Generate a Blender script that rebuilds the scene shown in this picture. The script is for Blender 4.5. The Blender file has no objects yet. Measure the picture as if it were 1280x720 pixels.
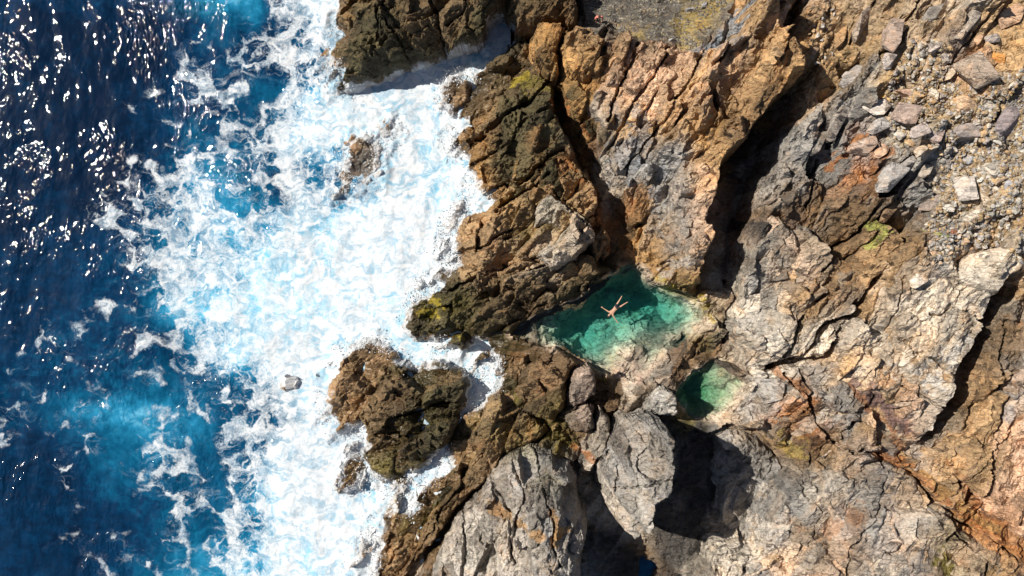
import bpy, bmesh, math, random, time
import numpy as np
from mathutils import Vector, Matrix, Euler

# ------------------------------------------------------------------ camera, world, sun
SC = bpy.context.scene
COL = SC.collection
HC = 75.0                      # drone height over the sea (m)
PPM = 16.0                     # photo pixels per metre at sea level
cam = bpy.data.cameras.new('camera'); cam.sensor_width = 36; cam.lens = 36 * HC / (1280 / PPM)
cam.clip_end = 5000; cam.clip_start = 0.5
co = bpy.data.objects.new('camera', cam); COL.objects.link(co); co.location = (0, 0, HC); SC.camera = co
SUN_ELEV, SUN_AZ = math.radians(49), math.radians(160)      # azimuth ccw from +X: light comes from the left and a little from above
w = bpy.data.worlds.new('World'); SC.world = w; w.use_nodes = True
nt = w.node_tree; bg = nt.nodes['Background']
sky = nt.nodes.new('ShaderNodeTexSky'); sky.sky_type = 'NISHITA'; sky.sun_disc = False
sky.sun_elevation = SUN_ELEV; sky.sun_rotation = math.pi / 2 - SUN_AZ
nt.links.new(sky.outputs[0], bg.inputs[0]); bg.inputs[1].default_value = 0.052
sl = bpy.data.lights.new('sun', 'SUN'); sl.energy = 5.0; sl.angle = math.radians(0.5); sl.color = (1, 0.935, 0.83)
so = bpy.data.objects.new('sun', sl); COL.objects.link(so)
sd = Vector((math.cos(SUN_ELEV) * math.cos(SUN_AZ), math.cos(SUN_ELEV) * math.sin(SUN_AZ), math.sin(SUN_ELEV)))
so.rotation_euler = sd.to_track_quat('Z', 'Y').to_euler()
SC.view_settings.view_transform = 'Standard'; SC.view_settings.look = 'None'
SC.view_settings.exposure = 0.6; SC.view_settings.gamma = 1
SC.cycles.max_bounces = 6; SC.cycles.transparent_max_bounces = 16; SC.cycles.volume_bounces = 0
SC.cycles.caustics_reflective = False; SC.cycles.caustics_refractive = False

RES = 0.075                    # terrain cell (m)
rng = np.random.default_rng(7)

# ------------------------------------------------------------------ noise tools (numpy)
def h2(ix, iy, s):
    a = (ix.astype(np.int64) * 374761393 + iy.astype(np.int64) * 668265263 + s * 974711) & 0x7fffffff
    a = ((a ^ (a >> 13)) * 1274126177) & 0x7fffffff
    a = ((a ^ (a >> 16)) * 60493 + 7) & 0x7fffffff
    a = (a ^ (a >> 11)) & 0xffffff
    return a.astype(np.float32) / 16777216.0
def sstep(a, b, x):
    t = np.clip((x - a) / (b - a), 0, 1); return t * t * (3 - 2 * t)
def perlin(x, y, s=0):
    ix = np.floor(x); iy = np.floor(y); fx = (x - ix).astype(np.float32); fy = (y - iy).astype(np.float32)
    ux = fx * fx * fx * (fx * (fx * 6 - 15) + 10); uy = fy * fy * fy * (fy * (fy * 6 - 15) + 10)
    def g(dx, dy):
        a = h2(ix + dx, iy + dy, s) * 6.2831853
        return np.cos(a) * (fx - dx) + np.sin(a) * (fy - dy)
    n0 = g(0, 0) * (1 - ux) + g(1, 0) * ux
    n1 = g(0, 1) * (1 - ux) + g(1, 1) * ux
    return (n0 * (1 - uy) + n1 * uy) * 1.5
def fbm(x, y, o=4, s=0, gain=0.5):
    r = 0; a = 1.0; f = 1.0
    for i in range(o):
        r = r + a * perlin(x * f + i * 17.3, y * f - i * 9.1, s + i); a *= gain; f *= 2.03
    return r
def voronoi(p, q, s, jit=0.85):
    ip = np.floor(p); iq = np.floor(q)
    d1 = np.full(p.shape, 9.0, np.float32); d2 = d1.copy()
    z = np.zeros(p.shape, np.float32)
    c1 = [z.copy() for _ in range(4)]; c2 = [z.copy() for _ in range(4)]
    for dx in (-1, 0, 1):
        for dy in (-1, 0, 1):
            cx = ip + dx; cy = iq + dy
            px = cx + 0.5 + jit * (h2(cx, cy, s) - 0.5); py = cy + 0.5 + jit * (h2(cx, cy, s + 91) - 0.5)
            d = np.sqrt((p - px) ** 2 + (q - py) ** 2)
            a = d < d1; b = (~a) & (d < d2)
            d2 = np.where(a, d1, np.where(b, d, d2)); d1 = np.where(a, d, d1)
            new = (cx, cy, px, py)
            for k in range(4):
                c2[k] = np.where(a, c1[k], np.where(b, new[k], c2[k])); c1[k] = np.where(a, new[k], c1[k])
    return d1, d2, c1, c2
def plates(x, y, scale, ang, aspect, s, off, tilt, bias=0.0, blend=0.12, crack=0.0, cw=0.06, warp=0.10):
    """broken blocks: every cell a tilted plane at its own height, with joints between; returns height and cell random"""
    ca, sa = math.cos(ang), math.sin(ang)
    wx = x + warp * scale * perlin(x / scale * 0.9, y / scale * 0.9, s + 5); wy = y + warp * scale * perlin(x / scale * 0.9 + 40, y / scale * 0.9, s + 6)
    p = (wx * ca + wy * sa) / (scale * aspect); q = (-wx * sa + wy * ca) / scale
    d1, d2, c1, c2 = voronoi(p, q, s)
    def val(c):
        o = (h2(c[0], c[1], s + 11) - 0.5) * 2 * off
        tp = (h2(c[0], c[1], s + 12) - 0.5) * 2 * tilt; tq = (h2(c[0], c[1], s + 13) - 0.5) * 2 * tilt + bias
        return o + (tp * (p - c[2]) * aspect + tq * (q - c[3])) * scale
    v1 = val(c1); v2 = val(c2); wgt = sstep(0, blend, d2 - d1)
    r = 0.5 * (v1 + v2) + 0.5 * wgt * (v1 - v2)
    if crack: r = r - crack * np.exp(-((d2 - d1) / cw)) * sstep(-.1, .5, perlin(x * .9 / scale, y * .9 / scale, s + 31) + .15)
    return r, h2(c1[0], c1[1], s + 21), d2 - d1

# ------------------------------------------------------------------ pixel <-> world tools
def bicubic(grid, gu, gv):
    n, m = grid.shape
    gu = np.clip(gu, 0, m - 1.001); gv = np.clip(gv, 0, n - 1.001)
    iu = np.floor(gu).astype(int); iv = np.floor(gv).astype(int); fu = gu - iu; fv = gv - iv
    def wts(f): return [-0.5 * f + f * f - 0.5 * f ** 3, 1 - 2.5 * f * f + 1.5 * f ** 3, 0.5 * f + 2 * f * f - 1.5 * f ** 3, -0.5 * f * f + 0.5 * f ** 3]
    wu, wv = wts(fu), wts(fv); r = 0
    for a in range(4):
        for b in range(4):
            r = r + wv[a] * wu[b] * grid[np.clip(iv + a - 1, 0, n - 1), np.clip(iu + b - 1, 0, m - 1)]
    return r
def bilinear(grid, gu, gv):
    n, m = grid.shape[:2]
    gu = np.clip(gu, 0, m - 1.001); gv = np.clip(gv, 0, n - 1.001)
    iu = np.floor(gu).astype(int); iv = np.floor(gv).astype(int); fu = gu - iu; fv = gv - iv
    if grid.ndim == 3: fu = fu[..., None]; fv = fv[..., None]
    return (grid[iv, iu] * (1 - fu) + grid[iv, iu + 1] * fu) * (1 - fv) + (grid[iv + 1, iu] * (1 - fu) + grid[iv + 1, iu + 1] * fu) * fv

BASE = np.array([   # ground height (m), columns at photo u = 400, 480 .. 1280, rows at v = 0, 80 .. 720
 [-2, -2, -2, 1.5, 3.5, 3.5, 4.0, 8, 9, 10, 11, 12],
 [-2, -2, -2, -.3, 4.5, 6.5, 7.3, 8.5, 9, 10, 11, 12],
 [-2, -2, -1.5, 2.2, 4, 6, 7.5, 8, 8.6, 9.6, 10.5, 11.5],
 [-2, -2, -1.5, 2.4, 3, 4.8, 6.8, 7, 8, 9, 10, 11],
 [-2, -2, -.8, 1.5, 1.5, 2.2, 5, 6.3, 7.5, 8.4, 9.3, 10],
 [-2, -1.8, -.6, .7, .9, 1.0, 1.6, 5, 7, 8.2, 8.6, 9],
 [-2, -1.2, -.7, .7, 1.0, 1.2, 1.6, 4.4, 6.3, 7.6, 7.6, 8.3],
 [-2, -1.5, -.2, 1.5, 1.2, 1.0, 1.6, 3.4, 5.6, 6.6, 7.2, 8.2],
 [-2, -1, 1, 2, .8, .3, 1.2, 3.6, 5.5, 6.2, 6.6, 7.8],
 [-2, 0, 2, 2.5, .6, -.6, 1.2, 4.0, 5.6, 6.2, 6.6, 7.8]], np.float32)
def base_h(u, v): return bicubic(BASE, (u - 400) / 80, v / 80)
def to_px(X, Y):
    """photo pixel at which a ground point appears (solved for the smooth ground height)"""
    u = 640 + X * PPM; v = 360 - Y * PPM
    for _ in range(8):
        k = PPM * HC / (HC - np.clip(base_h(u, v), 0, 14)); u = 640 + X * k; v = 360 - Y * k
    return u, v
def to_world(u, v, z):
    k = (HC - z) / (HC * PPM); return (u - 640) * k, (360 - v) * k

def sdf(poly, u, v):
    """signed distance to a closed outline in pixels, positive inside"""
    d = np.full(u.shape, 1e9, np.float32); ins = np.zeros(u.shape, bool)
    n = len(poly)
    for i in range(n):
        (ax, ay), (bx, by) = poly[i], poly[(i + 1) % n]
        ex, ey = bx - ax, by - ay; t = np.clip(((u - ax) * ex + (v - ay) * ey) / (ex * ex + ey * ey + 1e-9), 0, 1)
        d = np.minimum(d, (u - ax - t * ex) ** 2 + (v - ay - t * ey) ** 2)
        if ay != by:
            c = ((ay > v) != (by > v)) & (u < (bx - ax) * (v - ay) / (by - ay) + ax); ins ^= c
    d = np.sqrt(d); return np.where(ins, d, -d)
def pldist(pl, u, v):
    d = np.full(u.shape, 1e9, np.float32)
    for (ax, ay), (bx, by) in zip(pl[:-1], pl[1:]):
        ex, ey = bx - ax, by - ay; t = np.clip(((u - ax) * ex + (v - ay) * ey) / (ex * ex + ey * ey + 1e-9), 0, 1)
        d = np.minimum(d, (u - ax - t * ex) ** 2 + (v - ay - t * ey) ** 2)
    return np.sqrt(d)
def bbox(pts, m):
    a = np.array(pts); return a[:, 0].min() - m, a[:, 0].max() + m, a[:, 1].min() - m, a[:, 1].max() + m
def rbf(pts, u, v):
    P = np.array(pts, float); n = len(P)
    if n < 3: return np.full(u.shape, P[:, 2].mean(), np.float32)
    A = np.zeros((n + 3, n + 3)); D = np.hypot(P[:, None, 0] - P[None, :, 0], P[:, None, 1] - P[None, :, 1]) / 100
    A[:n, :n] = D; A[:n, n] = 1; A[:n, n + 1] = P[:, 0] / 100; A[:n, n + 2] = P[:, 1] / 100; A[n:, :n] = A[:n, n:].T
    b = np.zeros(n + 3); b[:n] = P[:, 2]
    x = np.linalg.lstsq(A, b, rcond=None)[0]
    r = x[n] + x[n + 1] * u / 100 + x[n + 2] * v / 100
    for i in range(n): r = r + x[i] * np.hypot(u - P[i, 0], v - P[i, 1]) / 100
    return np.clip(r, P[:, 2].min() - 1.0, P[:, 2].max() + 0.8)

# ------------------------------------------------------------------ rock colours: a hand-read map of the cliff's tone every 40 px
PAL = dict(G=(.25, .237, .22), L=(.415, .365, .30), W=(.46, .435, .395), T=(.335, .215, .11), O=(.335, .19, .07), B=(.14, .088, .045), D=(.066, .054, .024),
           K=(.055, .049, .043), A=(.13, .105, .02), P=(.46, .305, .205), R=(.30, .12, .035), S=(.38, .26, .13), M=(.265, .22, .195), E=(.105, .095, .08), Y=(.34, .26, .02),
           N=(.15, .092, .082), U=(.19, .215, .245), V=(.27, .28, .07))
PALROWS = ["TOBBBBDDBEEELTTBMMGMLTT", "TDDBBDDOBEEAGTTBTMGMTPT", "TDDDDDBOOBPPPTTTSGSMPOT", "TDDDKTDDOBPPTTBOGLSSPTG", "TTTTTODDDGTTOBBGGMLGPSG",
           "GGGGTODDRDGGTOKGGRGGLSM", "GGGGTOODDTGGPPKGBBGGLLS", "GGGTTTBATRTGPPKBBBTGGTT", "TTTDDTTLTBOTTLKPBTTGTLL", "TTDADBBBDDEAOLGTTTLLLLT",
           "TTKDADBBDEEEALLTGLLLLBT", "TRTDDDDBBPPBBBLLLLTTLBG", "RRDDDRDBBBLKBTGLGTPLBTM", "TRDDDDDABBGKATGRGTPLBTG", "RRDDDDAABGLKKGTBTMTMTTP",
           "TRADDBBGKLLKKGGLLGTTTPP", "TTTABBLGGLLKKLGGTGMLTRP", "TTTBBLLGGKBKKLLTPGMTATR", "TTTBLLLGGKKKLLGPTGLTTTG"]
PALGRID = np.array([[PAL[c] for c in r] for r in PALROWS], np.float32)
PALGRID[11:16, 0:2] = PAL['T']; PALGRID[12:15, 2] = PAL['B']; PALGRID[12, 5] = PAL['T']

# ------------------------------------------------------------------ rock masses: outline (photo px), heights, edge widths (px), joint direction
# name, outline, [(u, v, z)], lit-side edge, shaded-side edge, foot height, joint angle, joint aspect, roughness, tint letter, tint share, label, category
MASSES = []
def mass(name, poly, pts, wl, wr, foot, ang, asp, amp, tint, ts, label, cat='rock'):
    MASSES.append(dict(name=name, poly=poly, pts=pts, wl=wl, wr=wr, foot=foot, ang=math.radians(ang), asp=asp, amp=amp, tint=tint, ts=ts, label=label, cat=cat))
mass('rock_headland', [(432,-40),(424,5),(417,28),(441,38),(417,48),(402,66),(398,92),(394,116),(407,127),(428,119),(448,108),(470,96),(500,93),(530,80),(570,75),(612,64),(632,48),(640,15),(655,-40)],
     [(410,80,1.0),(430,90,2.0),(405,115,.6),(460,60,4.0),(500,50,4.8),(550,35,5.6),(600,15,6.4),(440,15,2.2),(500,0,5.0),(580,-20,6.5),(630,-10,6.5),(520,70,3.4),(580,55,4.0),(620,40,4.6)],
     30, 26, -1.5, 35, 2.0, 1.0, 'D', .38, 'dark brown wave-cut headland at the top edge, north of the foaming inlet', 'headland')
mass('rock_outcrop', [(640,-40),(633,18),(640,36),(650,42),(664,38),(690,27),(706,25),(724,30),(726,5),(716,-40)],
     [(660,10,6.0),(650,30,4.5),(690,10,7),(715,10,7.2),(680,-20,7)], 16, 12, 1.0, 30, 2.2, .9, 'B', .4, 'rough brown crag at the top edge, immediately left of the stooping person', 'rock')
mass('rock_outcrop', [(648,50),(630,72),(604,86),(590,104),(577,130),(566,155),(578,184),(583,214),(586,240),(640,232),(690,214),(724,196),(716,165),(704,145),(690,118),(676,97),(664,70)],
     [(570,155,.5),(590,180,1.0),(600,120,1.4),(630,90,1.8),(625,150,3.0),(655,120,3.8),(680,130,4.4),(660,170,4.0),(700,170,4.6),(710,190,4.4),(620,200,2.2),(590,230,.9),(665,205,3.6)],
     26, 14, -1.5, 40, 3.0, 1.0, 'D', .38, 'dark olive ribbed rock beside the inlet with yellow algae on top', 'rock')
mass('rock_outcrop', [(584,222),(586,240),(574,265),(569,286),(553,312),(530,337),(570,352),(620,352),(660,336),(690,325),(720,300),(742,262),(752,236),(726,192),(680,206),(640,222)],
     [(575,270,.5),(556,312,.5),(590,245,1.0),(600,290,1.8),(640,250,3.0),(660,230,3.4),(690,225,4.4),(730,230,5.0),(735,255,5.2),(640,300,3.0),(600,330,1.6),(680,300,4.2)],
     30, 10, -1.5, 38, 2.6, 1.1, 'T', .35, 'tan and brown stepped rock above the surf, below the olive ribbed rock', 'rock')
mass('rock_outcrop', [(532,332),(521,364),(508,384),(505,400),(517,421),(541,437),(575,434),(612,427),(640,413),(652,398),(688,382),(722,370),(748,349),(742,325),(700,310),(660,322),(620,340),(575,338)],
     [(520,390,1.0),(515,405,.8),(545,360,1.8),(560,400,2.4),(600,370,3.4),(560,425,1.2),(640,370,2.6),(690,345,2.5),(720,335,2.6),(610,405,2.2),(670,368,2.4),(650,385,1.8)],
     22, 18, -1.0, 35, 2.2, 1.1, 'D', .38, 'dark wet rock nose with yellow algae jutting into the surf near the green pool', 'rock')
mass('boulder', [(676,322),(682,308),(694,292),(692,280),(668,278),(664,262),(676,248),(694,243),(706,256),(716,262),(730,270),(741,284),(744,300),(734,312),(722,318),(706,332),(692,337)],
     [(690,300,5.5),(672,262,5.1),(725,285,5.9),(700,325,5.1),(738,298,5.5),(695,255,5.4)], 8, 7, 2.5, 52, 2.0, .8, 'L', .7, 'pale grey cracked boulder crowning the peninsula left of the green pool', 'boulder')
mass('rock_outcrop', [(670,27),(700,27),(712,36),(704,50),(698,78),(697,104),(690,114),(676,97),(664,72),(662,48)],
     [(680,40,6.4),(695,40,6.6),(675,75,5.0),(690,100,4.4)], 9, 7, 1.0, 62, 3.0, .8, 'O', .35, 'narrow ochre rock rib leaning over the end of the inlet', 'rock')
mass('rock_outcrop', [(706,40),(728,36),(746,44),(756,52),(748,92),(732,108),(712,104),(700,92),(702,66)],
     [(720,50,7.2),(745,50,7.4),(705,80,6.0),(735,95,6.2)], 10, 6, 2.0, 62, 2.0, .7, 'O', .5, 'square-topped ochre block just below the stooping person', 'rock')
mass('rock_outcrop', [(766,42),(784,40),(794,52),(782,80),(774,104),(756,112),(738,106),(748,82),(758,56)],
     [(778,48,7.8),(755,75,6.6),(770,95,6.4),(750,100,6.0)], 9, 7, 2.0, 62, 2.4, .8, 'O', .4, 'reddish tan fin of rock, second block below the gravel ledge', 'rock')
mass('rock_outcrop', [(785,58),(808,56),(836,60),(872,62),(905,56),(918,30),(935,0),(945,-40),(1020,-40),(990,20),(972,60),(985,85),(1008,100),(985,150),(946,188),(920,214),(903,252),(900,290),(890,335),(874,364),(850,363),(832,347),(806,326),(782,270),(760,226),(744,190),(738,150),(756,116),(776,106),(786,80)],
     [(790,70,8),(870,75,8.4),(940,40,9.5),(980,90,9.2),(800,130,7.0),(760,150,5.2),(760,200,4.6),(870,150,8.4),(940,150,9),(790,250,4.0),(840,230,6.6),(890,230,8.4),(820,310,2.8),(860,320,6.6),(880,340,6.2),(850,355,4.6),(812,322,2.0)],
     14, 8, 1.0, 58, 3.0, 1.0, 'O', .15, 'huge buttress of pinkish tan and ochre rock between the green pool and the black chasm', 'cliff')
mass('rock_outcrop', [(918,345),(922,310),(934,275),(958,258),(990,268),(1030,300),(1046,330),(1034,370),(1000,396),(994,424),(976,446),(946,442),(922,420),(914,385)],
     [(930,330,6.2),(930,400,5.4),(980,290,7.8),(1030,330,8.2),(980,430,6.2),(1000,380,7.2)], 9, 8, 3.0, 55, 1.8, .7, 'L', .35, 'pale rounded slab to the right of the chasm mouth, above the small dark pool', 'rock')
mass('rock_outcrop', [(1004,398),(1018,392),(1036,372),(1048,340),(1072,335),(1078,352),(1062,385),(1042,408),(1030,430),(1018,446),(998,447),(996,424)],
     [(1010,430,6.4),(1060,350,8.4),(1035,400,7.2)], 6, 5, 3.5, 58, 2.6, .7, 'L', .4, 'slim grey slab wedged between two dark slots in the middle of the pale rock', 'rock')
mass('rock_outcrop', [(1044,452),(1034,440),(1052,412),(1074,388),(1098,352),(1112,318),(1150,308),(1190,330),(1232,372),(1222,402),(1204,444),(1184,494),(1162,536),(1134,556),(1094,540),(1062,516),(1034,496),(1012,470),(1020,455)],
     [(1040,460,6.2),(1100,370,8.7),(1150,330,9.3),(1220,380,9.4),(1190,460,8.8),(1150,535,7.4),(1080,520,6.4),(1120,430,8.4)], 9, 6, 3.0, 56, 2.2, .6, 'L', .45, 'broad pale slab crossed by fine orange joints, left of the dark right-hand gully', 'rock')
mass('boulder', [(1182,336),(1192,322),(1214,309),(1244,306),(1262,316),(1266,332),(1252,352),(1236,372),(1218,374),(1206,360),(1192,354)],
     [(1200,335,10.0),(1245,318,10.8),(1225,360,10.4)], 9, 7, 6.0, 30, 1.6, .35, 'L', .8, 'smooth pale wedge boulder perched at the head of the dark gully', 'boulder')
mass('rock_outcrop', [(1216,506),(1228,474),(1242,440),(1240,500),(1232,556),(1226,622),(1186,594),(1148,570),(1152,556),(1176,556),(1200,530)],
     [(1232,470,8.4),(1225,540,8.4),(1170,565,7.0),(1215,600,8.2)], 8, 5, 3.5, 62, 2.6, .7, 'T', .4, 'tan rib between the dark gully and the pink rock at the right edge', 'rock')
mass('rock_outcrop', [(1330,350),(1290,372),(1268,400),(1250,440),(1243,500),(1236,560),(1230,620),(1262,664),(1300,690),(1340,700)],
     [(1260,440,9.2),(1250,540,9.2),(1240,610,8.8),(1290,650,9.4),(1300,420,10.2),(1300,540,10.2)], 7, 8, 4, 66, 1.8, .7, 'P', .3, 'pink and grey slab filling the lower part of the right edge', 'rock')
mass('rock_outcrop', [(984,588),(1006,578),(1060,575),(1098,570),(1136,590),(1182,640),(1222,676),(1262,704),(1300,760),(905,760),(926,706),(944,676),(962,630)],
     [(1000,590,5.6),(1080,582,6.2),(1180,650,7.2),(950,690,4.4),(1050,680,7.0),(1250,720,8.0),(940,740,4.8)], 10, 8, 1.0, 52, 1.6, .55, 'G', .4, 'wide grey slab with a rusty patch filling the bottom right, below the orange fault', 'rock')
mass('boulder', [(618,586),(634,573),(664,568),(692,574),(716,590),(730,620),(737,650),(734,690),(726,760),(516,760),(546,692),(574,652),(602,606)],
     [(620,600,4.2),(650,590,5.6),(700,600,6.2),(640,640,6.6),(690,660,9.2),(600,680,6.0),(560,710,4.4),(650,720,8.6),(696,720,10.4),(698,640,9.6),(727,640,7.0),(727,720,7.5)], 12, 12, .3, 80, 2.2, .9, 'G', .5, 'massive fluted light grey boulder with a tan vein at the bottom edge', 'boulder')
mass('boulder', [(786,532),(806,523),(826,530),(838,550),(843,580),(842,602),(838,618),(822,628),(818,648),(804,674),(788,676),(772,662),(760,636),(753,606),(758,580),(772,556)],
     [(790,545,8.6),(825,540,9.6),(838,590,10.4),(765,600,8.0),(800,600,10.0),(803,662,9.6),(775,650,8.2)], 10, 6, -.5, 100, 1.8, .75, 'G', .6, 'tall whitish boulder standing over the black hollow below the two pools', 'boulder')
mass('boulder', [(806,512),(812,495),(832,484),(847,490),(851,514),(842,524),(818,522)], [(815,508,4.2),(840,490,4.8),(845,515,4.4)], 7, 5, .5, 50, 1.4, .5, 'W', .7, 'small pale grey boulder between the green pool and the dark shaded pool', 'boulder')
mass('boulder', [(898,548),(916,538),(946,548),(974,572),(982,588),(962,624),(938,668),(908,672),(894,642),(889,590)], [(910,555,1.3),(960,580,1.6),(915,640,1.2),(950,620,1.5)], 12, 10, -.5, 85, 1.4, .7, 'G', .5, 'squarish grey boulder lying wholly in the black shade of the hollow', 'boulder')
mass('rock_outcrop', [(884,676),(902,672),(930,672),(930,700),(914,760),(868,760),(876,710)], [(900,690,4.2),(905,730,4.4),(925,690,4.4)], 6, 6, 0, 85, 2.0, .9, 'L', .6, 'short fluted pale rock at the bottom edge, right of the black hollow', 'rock')
mass('rock_outcrop', [(640,478),(652,462),(676,446),(704,444),(730,456),(716,470),(706,490),(708,508),(690,528),(664,520),(644,505)], [(655,480,2.2),(700,455,2.6),(690,510,2.4)], 12, 10, .1, 20, 1.8, .8, 'B', .45, 'ribbed brown rock beside the round foam pool, upper left of its cluster', 'rock')
mass('boulder', [(708,492),(718,472),(736,458),(746,470),(748,492),(730,503),(712,508)], [(715,490,3.2),(740,470,3.6),(740,492,3.2)], 7, 7, .6, 20, 1.4, .5, 'M', .6, 'angular brown-grey block at the foot of the green pool, in front of a dark cleft', 'boulder')
mass('boulder', [(704,520),(714,508),(734,502),(746,514),(744,534),(730,540),(712,536)], [(715,515,3.0),(740,515,3.4),(725,535,2.8)], 6, 6, .5, 60, 1.4, .6, 'M', .5, 'mauve-grey rounded block with a flat cracked face, below the angular brown-grey block', 'boulder')
mass('boulder', [(736,560),(744,530),(752,512),(762,520),(764,545),(756,572),(744,580)], [(750,525,3.2),(750,570,3.0)], 5, 5, .3, 78, 2.4, .5, 'L', .6, 'narrow upright pale block beside the tall whitish boulder', 'boulder')
mass('rock_outcrop', [(480,482),(490,466),(520,461),(556,466),(577,480),(575,504),(564,528),(548,550),(524,576),(498,590),(472,590),(460,572),(470,542),(464,512)],
     [(490,478,1.8),(530,470,2.4),(565,490,2.4),(500,520,2.6),(545,535,2.4),(480,560,1.4),(505,580,1.0)], 14, 12, -1.5, 20, 1.6, 1.0, 'D', .38, 'dark wave-washed rock islet cut off by a foam channel', 'rock')
mass('rock_reef', [(446,440),(466,428),(484,436),(492,458),(478,482),(462,502),(446,520),(420,530),(410,520),(424,495),(420,470),(432,455)], [(455,450,.5),(475,455,.7),(450,490,.4),(425,520,.25)], 18, 16, -1.5, 40, 2.6, .65, 'B', .2, 'low tan brown reef breaking through the surf above the wave-washed islet', 'rock')
mass('rock_reef', [(434,560),(444,546),(456,556),(456,580),(446,602),(432,606)], [(445,565,.7),(444,590,.5)], 10, 10, -1.5, 70, 2.4, .9, 'B', .5, 'small brown rock in white foam left of the wave-washed islet', 'rock')
mass('rock_reef', [(424,210),(440,186),(462,180),(480,188),(478,214),(462,238),(440,246),(424,232)], [(450,195,.10),(465,200,.20),(445,230,.05)], 16, 14, -1.5, 60, 1.6, .4, 'K', .6, 'dark brown rock barely awash in the middle of the inlet mouth', 'rock')
mass('rock_reef', [(552,112),(566,106),(582,108),(580,124),(566,134),(552,130)], [(565,118,.4)], 9, 8, -1.2, 30, 2, .5, 'T', .5, 'small tan rock rising from the foam at the foot of the ribbed rock', 'rock')
mass('rock_reef', [(470,160),(480,150),(492,152),(492,164),(480,172)], [(481,160,.2)], 8, 8, -1.2, 30, 2, .4, 'T', .5, 'small brown rock showing through the foam of the inlet, left of the larger tan one', 'rock')
mass('rock_reef', [(340,484),(346,475),(358,474),(364,482),(356,490),(346,492)], [(352,482,.3)], 7, 7, -1.2, 20, 1.5, .8, 'B', .5, 'little brown rock alone in the surf, far out to the left', 'rock')
mass('rock_outcrop', [(600,512),(616,496),(640,486),(660,508),(694,530),(704,545),(664,556),(632,566),(604,596),(566,640),(532,690),(500,760),(424,760),(442,704),(468,658),(484,618),(508,598),(540,574),(562,550),(584,528)],
     [(610,510,1.6),(650,510,1.8),(560,570,1.0),(600,580,2.2),(540,640,2.4),(480,650,.8),(500,700,2.4),(460,720,1.0),(650,550,1.8),(690,540,1.6)], 22, 10, -1.2, 55, 3.4, 1.0, 'T', .35, 'long brown strata slope running down into the surf at the lower left shore', 'rock')
mass('rock_outcrop', [(905,455),(940,462),(985,470),(1012,505),(1034,548),(1060,570),(1000,576),(978,560),(950,545),(930,520),(944,488)],
     [(950,480,4.0),(990,500,4.8),(1030,555,5.4),(960,540,3.2)], 8, 8, 1.5, 130, 2.0, .8, 'G', .4, 'broken grey and rust rock shelf between the shaded small pool and the orange fault', 'rock')

# chasms and hollows: outline, floor height, wall steepness (m per px)
CUTS = [([(1012,100),(1004,126),(984,162),(956,222),(942,262),(928,312),(916,352),(902,364),(874,364),(886,332),(894,290),(896,252),(906,216),(930,190),(958,152),(988,116)], 1.2, .55),
        ([(1268,336),(1276,362),(1248,402),(1232,446),(1216,488),(1200,524),(1176,552),(1146,554),(1164,534),(1188,484),(1208,442),(1230,392),(1250,352)], 4.6, .5),
        ([(690,112),(702,118),(718,160),(744,198),(766,236),(786,280),(800,326),(772,338),(748,330),(766,300),(760,268),(746,236),(728,206),(706,160)], 1.0, .4),
        ([(752,560),(760,520),(852,526),(905,530),(950,548),(976,574),(982,590),(958,630),(934,672),(888,678),(868,760),(730,760),(738,690),(740,650),(742,600)], -.1, .34),
        ([(1140,196),(1132,216),(1122,240),(1096,246),(1108,232),(1124,206)], 7.2, .5)]
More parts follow.
